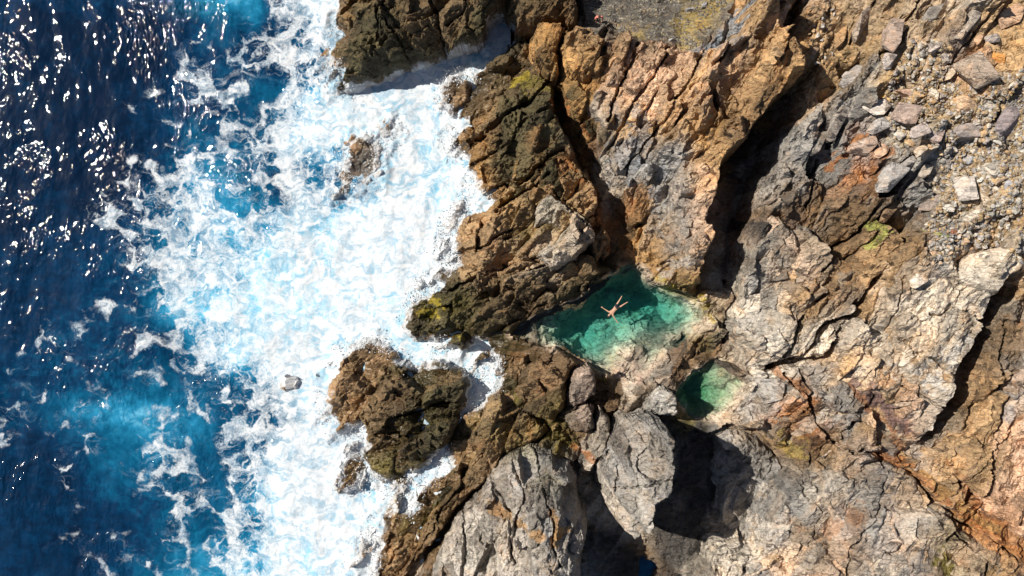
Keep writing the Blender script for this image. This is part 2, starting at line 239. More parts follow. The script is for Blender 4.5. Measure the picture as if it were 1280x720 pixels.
# cracks and joints: line, half width px, depth m
CRACKS = [([(1102,344),(1082,376),(1062,392),(1040,402),(1026,410),(1018,430),(1006,448),(968,456)], 5, 2.6), ([(1070,388),(1048,420),(1032,448),(1000,456),(960,456)], 5, 2.4),
 ([(1004,396),(994,420),(984,442)], 3, 1.4), ([(1008,458),(1010,490),(1004,510)], 3, 1.2), ([(985,470),(1010,508),(1030,540),(1062,568)], 3, 1.2),
 ([(1062,568),(1100,566),(1140,590),(1190,640),(1230,672),(1262,700)], 3.0, 1.2), ([(1264,402),(1246,446),(1240,500),(1234,560),(1228,622)], 3, 1.6),
 ([(602,605),(566,650),(534,690),(504,735)], 4, 1.8), ([(578,652),(582,690),(574,740)], 2, .7), ([(708,520),(722,508),(748,500),(760,496)], 4, 1.6),
 ([(800,60),(776,104),(758,150)], 3, 1.0), ([(836,64),(806,110),(776,160),(752,196)], 2.5, .9), ([(878,64),(862,100),(820,160),(780,210)], 2, .7), ([(905,60),(888,86),(860,112)], 3, .9),
 ([(600,176),(640,146),(684,108)], 3, 1.0), ([(592,206),(640,176),(700,142)], 2.5, .8), ([(600,250),(650,222),(700,190)], 2.5, .9), ([(620,266),(652,240),(688,216)], 2.5, .9),
 ([(694,244),(712,264),(740,288)], 2, .6), ([(560,320),(600,310),(640,290)], 2.5, .8), ([(612,340),(640,330),(690,322)], 2, .7), ([(524,366),(560,362),(600,352)], 2.5, .8),
 ([(1100,256),(1076,290),(1050,316),(1030,340)], 4, 1.2), ([(1128,250),(1100,286),(1062,324)], 2.5, .8), ([(1035,196),(1020,230),(1012,262)], 2.5, .8), ([(1030,70),(1010,120),(990,160)], 2, .6),
 ([(1150,0),(1120,50),(1094,70)], 2.5, .7), ([(1240,10),(1196,60),(1176,110)], 2.5, .6), ([(1090,0),(1060,50)], 2.5, .7), ([(1000,0),(975,50),(962,90)], 2, .6),
 ([(1120,345),(1112,400),(1090,430)], 1.6, .4), ([(1140,380),(1110,418)], 1.4, .4), ([(1196,350),(1182,378)], 1.4, .3), ([(1150,390),(1200,386),(1220,400)], 1.4, .4), ([(1112,420),(1150,446),(1186,468)], 1.5, .4),
 ([(1136,448),(1110,478),(1094,502)], 1.4, .4), ([(1084,462),(1060,500)], 1.4, .4), ([(1110,478),(1160,504),(1176,508)], 1.3, .3), ([(1110,570),(1090,640),(1060,690),(1046,740)], 1.8, .6), ([(990,590),(1020,640),(1010,680)], 1.5, .4),
 ([(1230,560),(1210,590),(1190,600)], 1.6, .5), ([(1228,500),(1216,560)], 1.4, .4), ([(1190,664),(1220,690),(1226,740)], 3, .9), ([(756,606),(790,604),(842,592)], 1.6, .5), ([(770,560),(764,620)], 1.4, .4),
 ([(640,580),(652,620),(640,680)], 1.8, .6), ([(670,572),(680,620),(700,700)], 1.8, .6), ([(612,600),(640,640),(640,700)], 1.8, .6), ([(500,520),(540,508),(574,500)], 2.2, .8), ([(485,545),(510,545),(545,530)], 2, .6),
 ([(480,30),(500,60),(520,84)], 2, .6), ([(540,0),(550,40),(560,70)], 2.5, .8), ([(500,0),(480,40),(470,80)], 2, .6), ([(590,0),(582,30),(560,40)], 2.5, .8),
 ([(478,660),(500,640),(530,600)], 2, .6), ([(500,735),(540,660),(580,600)], 2, .6), ([(470,735),(500,680),(520,640)], 2, .6), ([(918,350),(910,390),(916,420)], 4, 2.0), ([(892,452),(910,440),(912,425)], 2.5, .8)]
# coloured veins and stains, plus white highlights painted in with W: line, half width px, colour, strength
STAINS_HIGHLIGHTS = [([(700,128),(716,160),(732,190)], 7, 'R', .9), ([(716,150),(736,200)], 4, 'O', .9), ([(748,235),(756,262)], 5, 'R', .7), ([(1096,566),(1140,586),(1190,630),(1240,668),(1290,700)], 6, 'R', .75), ([(1150,588),(1200,632),(1250,665)], 5, 'O', .9),
 ([(604,616),(630,640),(660,658),(690,672),(706,662)], 5, 'T', .95), ([(690,640),(700,668)], 4, 'O', .7), ([(532,352),(538,372)], 4, 'Y', .9), ([(534,372),(560,390)], 3, 'Y', .8), ([(528,388),(552,396)], 4, 'Y', .6), ([(540,412),(580,420)], 3, 'Y', .4),
 ([(640,108),(655,98)], 5, 'Y', .7), ([(654,120),(676,108)], 6, 'A', .8), ([(664,122),(686,118)], 5, 'A', .8), ([(818,350),(840,366),(866,374),(880,384),(886,400)], 5, 'Y', .95), ([(862,372),(876,376)], 6, 'Y', .9),
 ([(1084,304),(1100,290),(1094,282)], 5, 'V', .8), ([(1160,290),(1168,298)], 4, 'V', .9), ([(1176,690),(1180,716)], 9, 'A', .9), ([(1064,468),(1100,510),(1124,536)], 9, 'N', .8), ([(1090,500),(1130,530)], 8, 'N', .7),
 ([(1060,480),(1090,516),(1130,560)], 3, 'R', .5), ([(1046,205),(1070,176),(1090,166)], 5, 'R', .8), ([(1106,198),(1116,190)], 4, 'R', .7), ([(980,550),(1000,566)], 8, 'Y', .35), ([(968,462),(990,478),(1012,500)], 6, 'R', .7), ([(1180,576),(1200,600)], 3, 'R', .4),
 ([(700,545),(716,556)], 6, 'A', .7), ([(716,560),(740,572)], 4, 'R', .7), ([(760,468),(750,462)], 6, 'A', .8), ([(470,600),(480,650),(474,660)], 5, 'T', .4), ([(500,640),(520,614)], 5, 'Y', .35), ([(640,520),(640,545)], 5, 'O', .4), ([(660,520),(664,548)], 3, 'O', .5),
 ([(1046,250),(1090,262)], 10, 'B', .6), ([(1060,640),(1030,665)], 9, 'R', .35), ([(890,70),(930,10)], 10, 'U', .8), ([(866,62),(900,50)], 6, 'U', .8), ([(1190,430),(1150,470)], 12, 'W', .6), ([(1130,460),(1160,476)], 12, 'W', .6), ([(930,400),(960,420)], 14, 'W', .4),
 ([(760,120),(800,200)], 5, 'U', .25), ([(800,150),(780,210)], 14, 'U', .45), ([(830,210),(818,260)], 8, 'U', .5), ([(850,330),(836,340)], 8, 'W', .5), ([(960,40),(975,20)], 10, 'P', .7), ([(1250,520),(1258,500)], 9, 'U', .5)]
POOL = [(788,332),(804,334),(820,352),(840,367),(864,372),(880,384),(885,400),(872,413),(852,426),(832,441),(814,460),(801,476),(786,470),(764,470),(744,462),(720,451),(694,438),(672,426),(652,421),(636,420),(646,404),(680,392),(700,383),(726,372),(746,354),(762,344),(776,335)]
SMALLPOOL = [(868,465),(885,455),(905,447),(925,453),(938,465),(940,485),(928,505),(908,520),(890,526),(870,523),(853,506),(850,485),(858,472)]
POOLZ, SPOOLZ = 0.62, 0.95

# ------------------------------------------------------------------ terrain arrays
x0, x1, y0, y1 = -17.0, 44.0, -29.5, 29.5
xs = np.arange(x0, x1, RES); ys = np.arange(y0, y1, RES)
gx = np.concatenate([x0 - np.array([14, 6, 2, .6])[:], xs, x1 + np.array([.6, 2, 6, 14, 30, 60, 120])])
gy = np.concatenate([y0 - np.array([120, 60, 30, 14, 6, 2, .6]), ys, y1 + np.array([.6, 2, 6, 14, 30, 60, 120])])
X, Y = np.meshgrid(gx.astype(np.float32), gy.astype(np.float32))
U0, V0 = to_px(X, Y)
# broken outlines: the pixel coordinates are nudged by noise and by the blocks
wb1, _, _ = plates(X, Y, 1.3, .9, 1.5, 301, 1, 0); wb2, _, _ = plates(X, Y, 1.3, .9, 1.5, 302, 1, 0)
U = U0 + 5 * fbm(X * .35, Y * .35, 4, 31) + 2.6 * wb1; V = V0 + 5 * fbm(X * .35 + 50, Y * .35, 4, 32) + 2.6 * wb2
NF = fbm(X * 1.2, Y * 1.2, 5, 41, .55); NM = fbm(X * .25, Y * .25, 4, 42); RID = 1 - np.abs(fbm(X * .55, Y * .55, 4, 43))
def detail(x, y, ang, asp, amp, nf, nm):
    a1, r1, e1 = plates(x, y, 2.9, ang, asp, 51, .50, .55, .38, .07, .35, .045)
    a2, r2, e2 = plates(x, y, 1.15, ang + .15, asp * .8, 52, .20, .66, .30, .08, .18, .05)
    a3, r3, e3 = plates(x, y, .50, ang - .5, 1.5, 53, .05, .42, .10, .10, .04, .07)
    a4, _, _ = plates(x, y, .24, ang + .3, 1.6, 54, .02, .35, .1, .14, .03, .1)
    return amp * (a1 + a2 + a3 * (.5 + 1.0 * sstep(-.4, .5, nm)) + a4 + .025 * nf + .18 * nm), r1, r2
det, R1, R2 = detail(X, Y, math.radians(57), 2.2, 1.0, NF, NM)
Hb0 = base_h(U, V)
plateau = sstep(-3, 6, sdf([(722,-60),(732,34),(775,42),(800,56),(840,60),(872,62),(896,40),(915,20),(930,-60)], U, V))
scree = np.clip(sstep(10, 40, sdf([(1000,-60),(1010,60),(1030,110),(1080,130),(1130,150),(1150,210),(1160,280),(1180,310),(1240,300),(1300,330),(1340,200),(1340,-60)], U, V)), 0, 1) * sstep(-.25, .25, NM + .15)
def cuts(H, u, v, x, y):
    for poly, fl, k in CUTS:
        b = bbox(poly, 60)
        m = (u > b[0]) & (u < b[1]) & (v > b[2]) & (v < b[3])
        if not m.any(): continue
        d = sdf(poly, u[m], v[m])
        H[m] = np.minimum(H[m], fl + np.where(d > 0, .25 * fbm(x[m] * .8, y[m] * .8, 3, 66), -d * k))
    return H
def cracks(H, u, v):
    for pl, wd, dep in CRACKS:
        b = bbox(pl, 14)
        m = (u > b[0]) & (u < b[1]) & (v > b[2]) & (v < b[3])
        if not m.any(): continue
        d = pldist(pl, u[m], v[m]); H[m] -= dep * (1 - sstep(wd * .35, wd * 1.15, d))
    return H
def beds(H, u, v, x, y):
    """pool basins, and a rim that keeps the water in"""
    d = sdf(POOL, u, v)
    dark = .5 + np.exp(-(((u - 812) / 58) ** 2 + ((v - 378) / 40) ** 2)) * 3.4 + np.exp(-(((u - 728) / 42) ** 2 + ((v - 416) / 26) ** 2)) * 2.6 + 1.5 * np.exp(-(((u - 770) / 30) ** 2 + ((v - 370) / 25) ** 2))
    mound = np.clip(np.exp(-(((u - 798) / 34) ** 2 + ((v - 446) / 30) ** 2)) * 1.2 + np.exp(-(((u - 850) / 30) ** 2 + ((v - 424) / 16) ** 2)) + np.exp(-(((u - 672) / 30) ** 2 + ((v - 412) / 14) ** 2)), 0, 1.1)
    peb, _, _ = plates(x, y, .5, .3, 1.2, 71, .14, .5, 0, .3); peb2, _, _ = plates(x, y, 1.7, .8, 1.2, 72, .38, .3, 0, .3)
    bed = POOLZ - np.clip(.03 + .055 * np.clip(d, 0, 12) + dark * sstep(0, 22, d), 0, 4.5) * (1 - .66 * mound) + (peb + peb2) * sstep(0, 12, d)
    bed = np.where(d > 2.5, np.minimum(bed, POOLZ - .14 - .05 * peb), bed)
    H = np.where(d > 0, np.minimum(bed, np.maximum(H, -9)), H)
    H = np.where((d <= 0) & (d > -22), np.maximum(H, POOLZ + .10 + .02 * -d + .08 * peb), H)
    d = sdf(SMALLPOOL, u, v)
    bed = SPOOLZ - np.clip(.05 * np.clip(d, 0, 8) + np.exp(-(((u - 872) / 26) ** 2 + ((v - 490) / 28) ** 2)) * 2.2 * sstep(0, 14, d), 0, 3) + (peb + .5 * peb2) * sstep(0, 10, d)
    H = np.where(d > 0, bed, H)
    H = np.where((d <= 0) & (d > -16), np.maximum(H, SPOOLZ + .10 + .02 * -d + .1 * peb), H)
    return H
amp_b = (1 - .9 * plateau) * (1 - .55 * scree)
Hb = Hb0 + det * amp_b * sstep(-2.2, .6, Hb0 + .5) + plateau * .06 * NF + scree * .10 * NF
Hb = cuts(Hb, U, V, X, Y); Hb = cracks(Hb, U, V); Hb = beds(Hb, U, V, X, Y)
foamch = [(632,44),(612,68),(560,86),(500,110),(440,140),(360,150)]
Hb = np.where(pldist(foamch, U, V) < 14, np.minimum(Hb, -.8), Hb)
fp = sdf([(583,466),(600,446),(622,441),(632,452),(622,472),(612,490),(592,500),(582,522),(562,548),(534,576),(500,596),(470,600),(520,570),(552,545),(572,518),(580,490)], U, V)
Hb = np.where(fp > 2, np.minimum(Hb, -.5), Hb)
Hb = np.where(U0 < 420, np.minimum(Hb, -1.6), Hb)
AWASH = [[(405,452),(430,432),(470,420),(520,462),(490,500),(474,540),(466,600),(430,612),(428,560),(400,532)], [(548,100),(600,84),(590,240),(560,320),(535,335),(570,240),(552,150)], [(392,120),(396,60),(410,20),(440,30),(412,80),(424,128),(404,134)],
         [(430,740),(440,690),(470,640),(490,600),(520,590),(480,660),(452,740)], [(420,250),(425,180),(490,140),(500,180),(480,240)]]
aw = np.max([sdf(p, U, V) for p in AWASH], 0)
low, _, _ = plates(X, Y, 1.2, .7, 2.2, 61, .55, .5, .2, .15); low2, _, _ = plates(X, Y, .5, .9, 1.8, 62, .2, .5, .2, .15)
Hb = np.where(aw > -10, np.maximum(Hb, -.02 + (low + low2) * 1.2 - .06 * np.clip(8 - aw, 0, 40)), Hb)
DRY = ((U0 > 640) | ((U0 > 520) & (V0 > 605)) | ((U0 > 480) & (V0 > 640))) & (fp < -4) & (pldist(foamch, U, V) > 16)
bluegap = sdf([(800,690),(813,694),(817,706),(808,724),(795,724)], U, V)
def dry(H, S):
    H = np.where(DRY[S], np.maximum(H, .45 + .2 * NF[S]), H); return np.where(bluegap[S] > 0, -1.0, H)
POOLS = np.maximum(sdf(POOL, U, V), sdf(SMALLPOOL, U, V))
Hb = np.where(POOLS > 0, Hb, dry(Hb, np.s_[:, :]))

def colour(u, v, x, y, r1, r2, nf, nm, tint=None, ts=0.0):
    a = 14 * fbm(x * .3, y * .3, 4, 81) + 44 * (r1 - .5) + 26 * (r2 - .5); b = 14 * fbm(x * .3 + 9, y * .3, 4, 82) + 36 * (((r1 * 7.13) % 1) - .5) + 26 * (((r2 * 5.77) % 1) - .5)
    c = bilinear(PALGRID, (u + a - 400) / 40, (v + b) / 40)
    if tint: c = c * (1 - ts) + np.array(PAL[tint], np.float32) * ts
    # block to block differences in mineral colour
    k = (.62 + .76 * r2) * (.80 + .4 * r1)
    c = c * k[..., None]
    warm = sstep(.1, .9, nm * .8 + (r1 - .3))[..., None] * .15
    c = c * (1 - warm) + c.mean(-1, keepdims=True) * np.array([1.45, .98, .55], np.float32) * warm
    for pl, wd, L, s in STAINS_HIGHLIGHTS:
        bb = bbox(pl, wd * 3)
        m = (u > bb[0]) & (u < bb[1]) & (v > bb[2]) & (v < bb[3])
        if not m.any(): continue
        d = pldist(pl, u[m], v[m]) + wd * 1.3 * nf[m] + wd * .9 * (r2[m] - .5) + wd * .5 * perlin(x[m] * 4, y[m] * 4, 85)
        t = (s * (1 - sstep(wd * .75, wd * 1.05, d)))[:, None]
        c[m] = c[m] * (1 - t) + np.array(PAL[L], np.float32) * t * (.8 + .4 * r2[m])[:, None]
    return c

def wobble(x, y, z):
    return (x + .12 * fbm(y * .8, z * .9, 3, 91) + .06 * perlin(y * 3, z * 3, 92), y + .12 * fbm(x * .8 + 31, z * .9, 3, 93) + .06 * perlin(x * 3, z * 3, 94))

def grid_mesh(name, x, y, z, fm, mat, attrs=None, parent=None, smooth=True):
    """ONE mesh from the cells of a grid that FM keeps"""
    n, m = x.shape
    fy, fx = np.nonzero(fm)
    idx = (fy * m + fx)
    quads = np.stack([idx, idx + 1, idx + m + 1, idx + m], 1)
    used = np.unique(quads); remap = np.full(n * m, -1, np.int64); remap[used] = np.arange(len(used))
    q = remap[quads].astype(np.int32)
    me = bpy.data.meshes.new(name)
    me.vertices.add(len(used)); me.loops.add(q.size); me.polygons.add(len(q))
    cop = np.stack([x.ravel()[used], y.ravel()[used], z.ravel()[used]], 1).astype(np.float32)
    me.vertices.foreach_set('co', cop.ravel()); me.loops.foreach_set('vertex_index', q.ravel())
    me.polygons.foreach_set('loop_start', np.arange(0, q.size, 4, dtype=np.int32))
    try: me.polygons.foreach_set('loop_total', np.full(len(q), 4, np.int32))
    except Exception: pass
    for k, a in (attrs or {}).items():
        if a.ndim == 3:
            at = me.attributes.new(k, 'FLOAT_COLOR', 'POINT'); c = np.ones((len(used), 4), np.float32); c[:, :3] = a.reshape(-1, 3)[used]; at.data.foreach_set('color', c.ravel())
        else:
            at = me.attributes.new(k, 'FLOAT', 'POINT'); at.data.foreach_set('value', a.ravel()[used].astype(np.float32))
    me.update(calc_edges=True); me.validate()
    me.polygons.foreach_set('use_smooth', np.full(len(me.polygons), smooth, bool))
    if mat: me.materials.append(mat)
    o = bpy.data.objects.new(name, me); COL.objects.link(o)
    if parent: o.parent = parent
    return o

# ------------------------------------------------------------------ sea: foam and water tone read by eye on a 40 px grid (columns u = 0 .. 640, rows v = 0 .. 720)
FOAM = ["00000111147999999", "00000011256899999", "00000121246899999", "00001222357999999", "00011333689999999", "00012454474389999", "00012564366599999", "00012565688999999", "00012577788999999", "01012577888899999",
        "11111467888899999", "01111236899999999", "11111123599999999", "11121234479999999", "10111233479999999", "00111233699999999", "00111233799999999", "00111124799999999", "00011125899999999"]
TONE = ["11111256523455555", "00000133223455555", "00000122223566666", "00001222345777777", "00001233367777777", "00001244344477777", "00001355245577777", "00112356567888888", "11122456777888888", "11122467888888888",
        "11222466788888888", "12222235788888888", "22233333468888888", "22356543336888888", "21234433345788888", "11123333478888888", "11112333488888888", "11122345588888888", "11123455788888888"]
FG = np.array([[int(c) for c in r] for r in FOAM], np.float32); FG[:, 4:9] -= (FG[:, 4:9] >= 3) & (FG[:, 4:9] <= 8); FG /= 9; TG = np.array([[int(c) for c in r] for r in TONE], np.float32) / 9
sx = np.concatenate([-52 - np.array([3000, 1500, 700, 300, 120, 60, 30, 14, 6, 2, .6]), np.arange(-52, 12, .10), [13, 15, 20, 30, 50]])
sy = np.concatenate([-31 - np.array([3000, 1500, 700, 300, 120, 60, 30, 14, 6, 2, .6]), np.arange(-31, 31, .10), 31 + np.array([.6, 2, 6, 14, 30, 60, 120, 300, 700, 1500, 3000])])
SX, SY = np.meshgrid(sx.astype(np.float32), sy.astype(np.float32))
su = 640 + SX * PPM; sv = 360 - SY * PPM
jx = 22 * fbm(SX * .12, SY * .12, 4, 111); jy = 22 * fbm(SX * .12 + 70, SY * .12, 4, 112)
F = np.clip(bicubic(FG, (su + jx) / 40, (sv + jy) / 40), 0, 1); F = F * (1 - sstep(655, 685, su)) * np.where((sv > 600) & (su > 560), 0, 1); TN = np.clip(bicubic(TG, (su + 1.5 * jx) / 40, (sv + 1.5 * jy) / 40), 0, 1)
ph = SX * .55 + SY * .12 + 1.6 * fbm(SX * .06, SY * .06, 3, 113)
sw = .12 * np.sin(ph) + .12 * fbm(SX * .22, SY * .16, 3, 114) + .06 * fbm(SX * .7, SY * .4, 2, 115) + .012 * (1 - 2 * np.abs(perlin(SX * 2.1, SY * 1.2, 116)))
boil = .09 * fbm(SX * .5, SY * .5, 5, 117, .55)
SZ = -.05 + sw * (1 - .35 * F) + F ** 2 * (boil + .12)
TN = np.where((su > 770), .35, TN)
SZ = np.where((np.abs(SX) > 120) | (np.abs(SY) > 120), -.05, SZ)
# ------------------------------------------------------------------ materials
def mat_new(name):
    m = bpy.data.materials.new(name); m.use_nodes = True; t = m.node_tree
    for n in list(t.nodes): t.nodes.remove(n)
    return m, t
def N(t, kind, **kw):
    n = t.nodes.new(kind)
    for k, v in kw.items():
        if k.startswith('i_'):
            key = k[2:]; key = int(key) if key.isdigit() else key.replace('_', ' ')
            n.inputs[key].default_value = v
        else: setattr(n, k, v)
    return n
def L(t, a, b): t.links.new(a, b)
def math_(t, op, a, b=None, clamp=False):
    n = N(t, 'ShaderNodeMath', operation=op, use_clamp=clamp)
    for i, v in enumerate((a, b)):
        if v is None: continue
        if isinstance(v, (int, float)): n.inputs[i].default_value = v
        else: L(t, v, n.inputs[i])
    return n.outputs[0]
def maprange(t, v, a, b, c, d, smooth=True):
    n = N(t, 'ShaderNodeMapRange', interpolation_type='SMOOTHSTEP' if smooth else 'LINEAR', clamp=True)
    for i, k in ((0, v), (1, a), (2, b), (3, c), (4, d)):
        if isinstance(k, (int, float)): n.inputs[i].default_value = k
        else: L(t, k, n.inputs[i])
    return n.outputs[0]
def mixc(t, f, a, b, mode='MIX'):
    n = N(t, 'ShaderNodeMix', data_type='RGBA', blend_type=mode)
    for k, v in ((0, f), (6, a), (7, b)):
        if isinstance(v, (int, float)): n.inputs[k].default_value = v
        elif isinstance(v, tuple): n.inputs[k].default_value = v if len(v) == 4 else (*v, 1)
        else: L(t, v, n.inputs[k])
    return n.outputs[2]
def noise(t, co, sc, det=4, rough=.55, dist=0.0):
    n = N(t, 'ShaderNodeTexNoise'); n.inputs['Scale'].default_value = sc; n.inputs['Detail'].default_value = det; n.inputs['Roughness'].default_value = rough; n.inputs['Distortion'].default_value = dist
    if co is not None: L(t, co, n.inputs['Vector'])
    return n
def foam_nodes(t, dens):
    """lacy sea foam: a warped net whose lines thicken with the density until they close; returns coverage 0..1 and thickness"""
    geo = N(t, 'ShaderNodeNewGeometry'); pos = geo.outputs['Position']
    w1 = noise(t, pos, .45, 2); w2 = noise(t, pos, 1.8, 2)
    def warp(a, k1, k2):
        v1 = N(t, 'ShaderNodeVectorMath', operation='SCALE'); L(t, w1.outputs['Color'], v1.inputs[0]); v1.inputs[3].default_value = k1
        v2 = N(t, 'ShaderNodeVectorMath', operation='SCALE'); L(t, w2.outputs['Color'], v2.inputs[0]); v2.inputs[3].default_value = k2
        a1 = N(t, 'ShaderNodeVectorMath', operation='ADD'); L(t, a, a1.inputs[0]); L(t, v1.outputs[0], a1.inputs[1])
        a2 = N(t, 'ShaderNodeVectorMath', operation='ADD'); L(t, a1.outputs[0], a2.inputs[0]); L(t, v2.outputs[0], a2.inputs[1])
        m = N(t, 'ShaderNodeVectorMath', operation='MULTIPLY'); L(t, a2.outputs[0], m.inputs[0]); m.inputs[1].default_value = (1, 1, .3)
        return m.outputs[0]
    brk = noise(t, pos, .8, 5, .62).outputs['Fac']; fine = noise(t, pos, 6, 5, .7).outputs['Fac']
    flow = warp(pos, 4.0, .8); mid = noise(t, flow, 1.1, 6, .65).outputs['Fac']
    st = N(t, 'ShaderNodeMapping'); L(t, flow, st.inputs[0]); st.inputs['Rotation'].default_value = (0, 0, .45); st.inputs['Scale'].default_value = (.32, 1.5, 1)
    streak = noise(t, st.outputs[0], 1.3, 6, .68, .6).outputs['Fac']; big = noise(t, pos, .20, 4, .55, .9).outputs['Fac']
    # local density: the read map, broken up by noise
    d = math_(t, 'ADD', dens, math_(t, 'MULTIPLY', math_(t, 'SUBTRACT', brk, .5), .45))
    d = math_(t, 'ADD', d, math_(t, 'MULTIPLY', math_(t, 'SUBTRACT', big, .5), 1.15))
    d = math_(t, 'MULTIPLY', d, maprange(t, dens, .0, .12, 0, 1))
    def lace(sc, k1, k2, lo, hi, r0, r1, soft):
        # round holes in a sheet of bubbles; they shrink as the foam thickens
        v = N(t, 'ShaderNodeTexVoronoi', feature='F1'); v.inputs['Scale'].default_value = sc; v.inputs['Randomness'].default_value = .9; L(t, warp(pos, k1, k2), v.inputs['Vector'])
        rad = maprange(t, d, lo, hi, r0, r1, False)
        e = math_(t, 'ADD', v.outputs['Distance'], math_(t, 'MULTIPLY', math_(t, 'SUBTRACT', fine, .5), .22))
        return math_(t, 'MULTIPLY', maprange(t, math_(t, 'SUBTRACT', e, rad), -soft, soft, 0, 1), maprange(t, d, lo, lo + .15, 0, 1))
    l1 = lace(.62, 2.0, .45, .10, .95, .72, .30, .06); l2 = lace(1.5, 1.7, .4, .28, 1.0, .76, .26, .08); l3 = lace(3.4, 1.2, .3, .40, 1.1, .76, .30, .12)
    tex = maprange(t, math_(t, 'ADD', mid, math_(t, 'MULTIPLY', fine, .5)), .50, .92, .30, 1)
    solid = maprange(t, math_(t, 'ADD', math_(t, 'ADD', math_(t, 'MULTIPLY', mid, .8), math_(t, 'MULTIPLY', streak, .9)), d), 1.42, 1.86, 0, .98)
    wisps = math_(t, 'MULTIPLY', maprange(t, math_(t, 'ADD', streak, math_(t, 'MULTIPLY', fine, .35)), .66, .90, 0, 1), maprange(t, d, .10, .5, 0, .75))
    net_ = math_(t, 'MULTIPLY', math_(t, 'MAXIMUM', math_(t, 'MULTIPLY', l1, .9), math_(t, 'MAXIMUM', math_(t, 'MULTIPLY', l2, .85), math_(t, 'MULTIPLY', l3, .7))), tex)
    cov = math_(t, 'MAXIMUM', net_, math_(t, 'MAXIMUM', solid, wisps))
    mid = math_(t, 'ADD', math_(t, 'MULTIPLY', mid, .5), math_(t, 'MULTIPLY', streak, .5))
    return cov, d, fine, mid, pos

def make_sea_mat():
    m, t = mat_new('sea_water'); out = N(t, 'ShaderNodeOutputMaterial')
    fa = N(t, 'ShaderNodeAttribute', attribute_name='foam').outputs['Fac']; ta = N(t, 'ShaderNodeAttribute', attribute_name='tone').outputs['Fac']
    cov, d, fine, mid, pos = foam_nodes(t, fa)
    tn = math_(t, 'ADD', ta, math_(t, 'MULTIPLY', math_(t, 'SUBTRACT', noise(t, pos, .9, 5, .6, .6).outputs['Fac'], .5), .42))
    tn = math_(t, 'ADD', tn, math_(t, 'MULTIPLY', math_(t, 'SUBTRACT', mid, .5), .55))
    ramp = N(t, 'ShaderNodeValToRGB'); L(t, tn, ramp.inputs[0])
    cr = ramp.color_ramp; cr.elements[0].position = 0; cr.elements[0].color = (.001, .008, .025, 1); cr.elements[1].position = 1; cr.elements[1].color = (.36, .62, .74, 1)
    for p, c in ((.2, (.001, .021, .060)), (.4, (.002, .066, .140)), (.6, (.012, .16, .29)), (.8, (.12, .38, .54))):
        e = cr.elements.new(p); e.color = (*c, 1)
    # air bubbles under the foam cloud the water
    milk = maprange(t, math_(t, 'ADD', d, math_(t, 'MULTIPLY', math_(t, 'SUBTRACT', mid, .5), .6)), .6, 1.3, 0, .8)
    wc = mixc(t, milk, ramp.outputs[0], (.30, .50, .60))
    wat = N(t, 'ShaderNodeBsdfPrincipled'); L(t, wc, wat.inputs['Base Color']); wat.inputs['Roughness'].default_value = .04; wat.inputs['IOR'].default_value = 1.33
    b1 = noise(t, pos, 1.5, 1.5, .55, .5); b2 = noise(t, pos, 4.4, 1.5, .5, .3); gust = maprange(t, noise(t, pos, .16, 3, .55, .5).outputs['Fac'], .40, .66, .15, 1.2)
    st = N(t, 'ShaderNodeVectorMath', operation='MULTIPLY'); L(t, pos, st.inputs[0]); st.inputs[1].default_value = (1, .55, 1)
    L(t, st.outputs[0], b1.inputs['Vector']); L(t, st.outputs[0], b2.inputs['Vector'])
    hh = math_(t, 'MULTIPLY', gust, math_(t, 'ADD', math_(t, 'MULTIPLY', b1.outputs['Fac'], .155), math_(t, 'MULTIPLY', b2.outputs['Fac'], .07)))
    bp = N(t, 'ShaderNodeBump'); bp.inputs['Strength'].default_value = 1; bp.inputs['Distance'].default_value = 1.0; L(t, hh, bp.inputs['Height']); L(t, bp.outputs[0], wat.inputs['Normal'])
    fo = N(t, 'ShaderNodeBsdfPrincipled'); fo.inputs['Roughness'].default_value = .8
    L(t, mixc(t, maprange(t, math_(t, 'ADD', math_(t, 'MULTIPLY', mid, 1.4), math_(t, 'MULTIPLY', fine, .35)), .68, 1.0, 0, 1), (.23, .34, .43), (.56, .575, .59)), fo.inputs['Base Color'])
    fb = N(t, 'ShaderNodeBump'); fb.inputs['Strength'].default_value = .22; fb.inputs['Distance'].default_value = .25
    L(t, math_(t, 'ADD', math_(t, 'MULTIPLY', fine, .6), math_(t, 'MULTIPLY', mid, .9)), fb.inputs['Height']); L(t, fb.outputs[0], fo.inputs['Normal'])
    mx = N(t, 'ShaderNodeMixShader'); L(t, cov, mx.inputs[0]); L(t, wat.outputs[0], mx.inputs[1]); L(t, fo.outputs[0], mx.inputs[2]); L(t, mx.outputs[0], out.inputs[0])
    return m

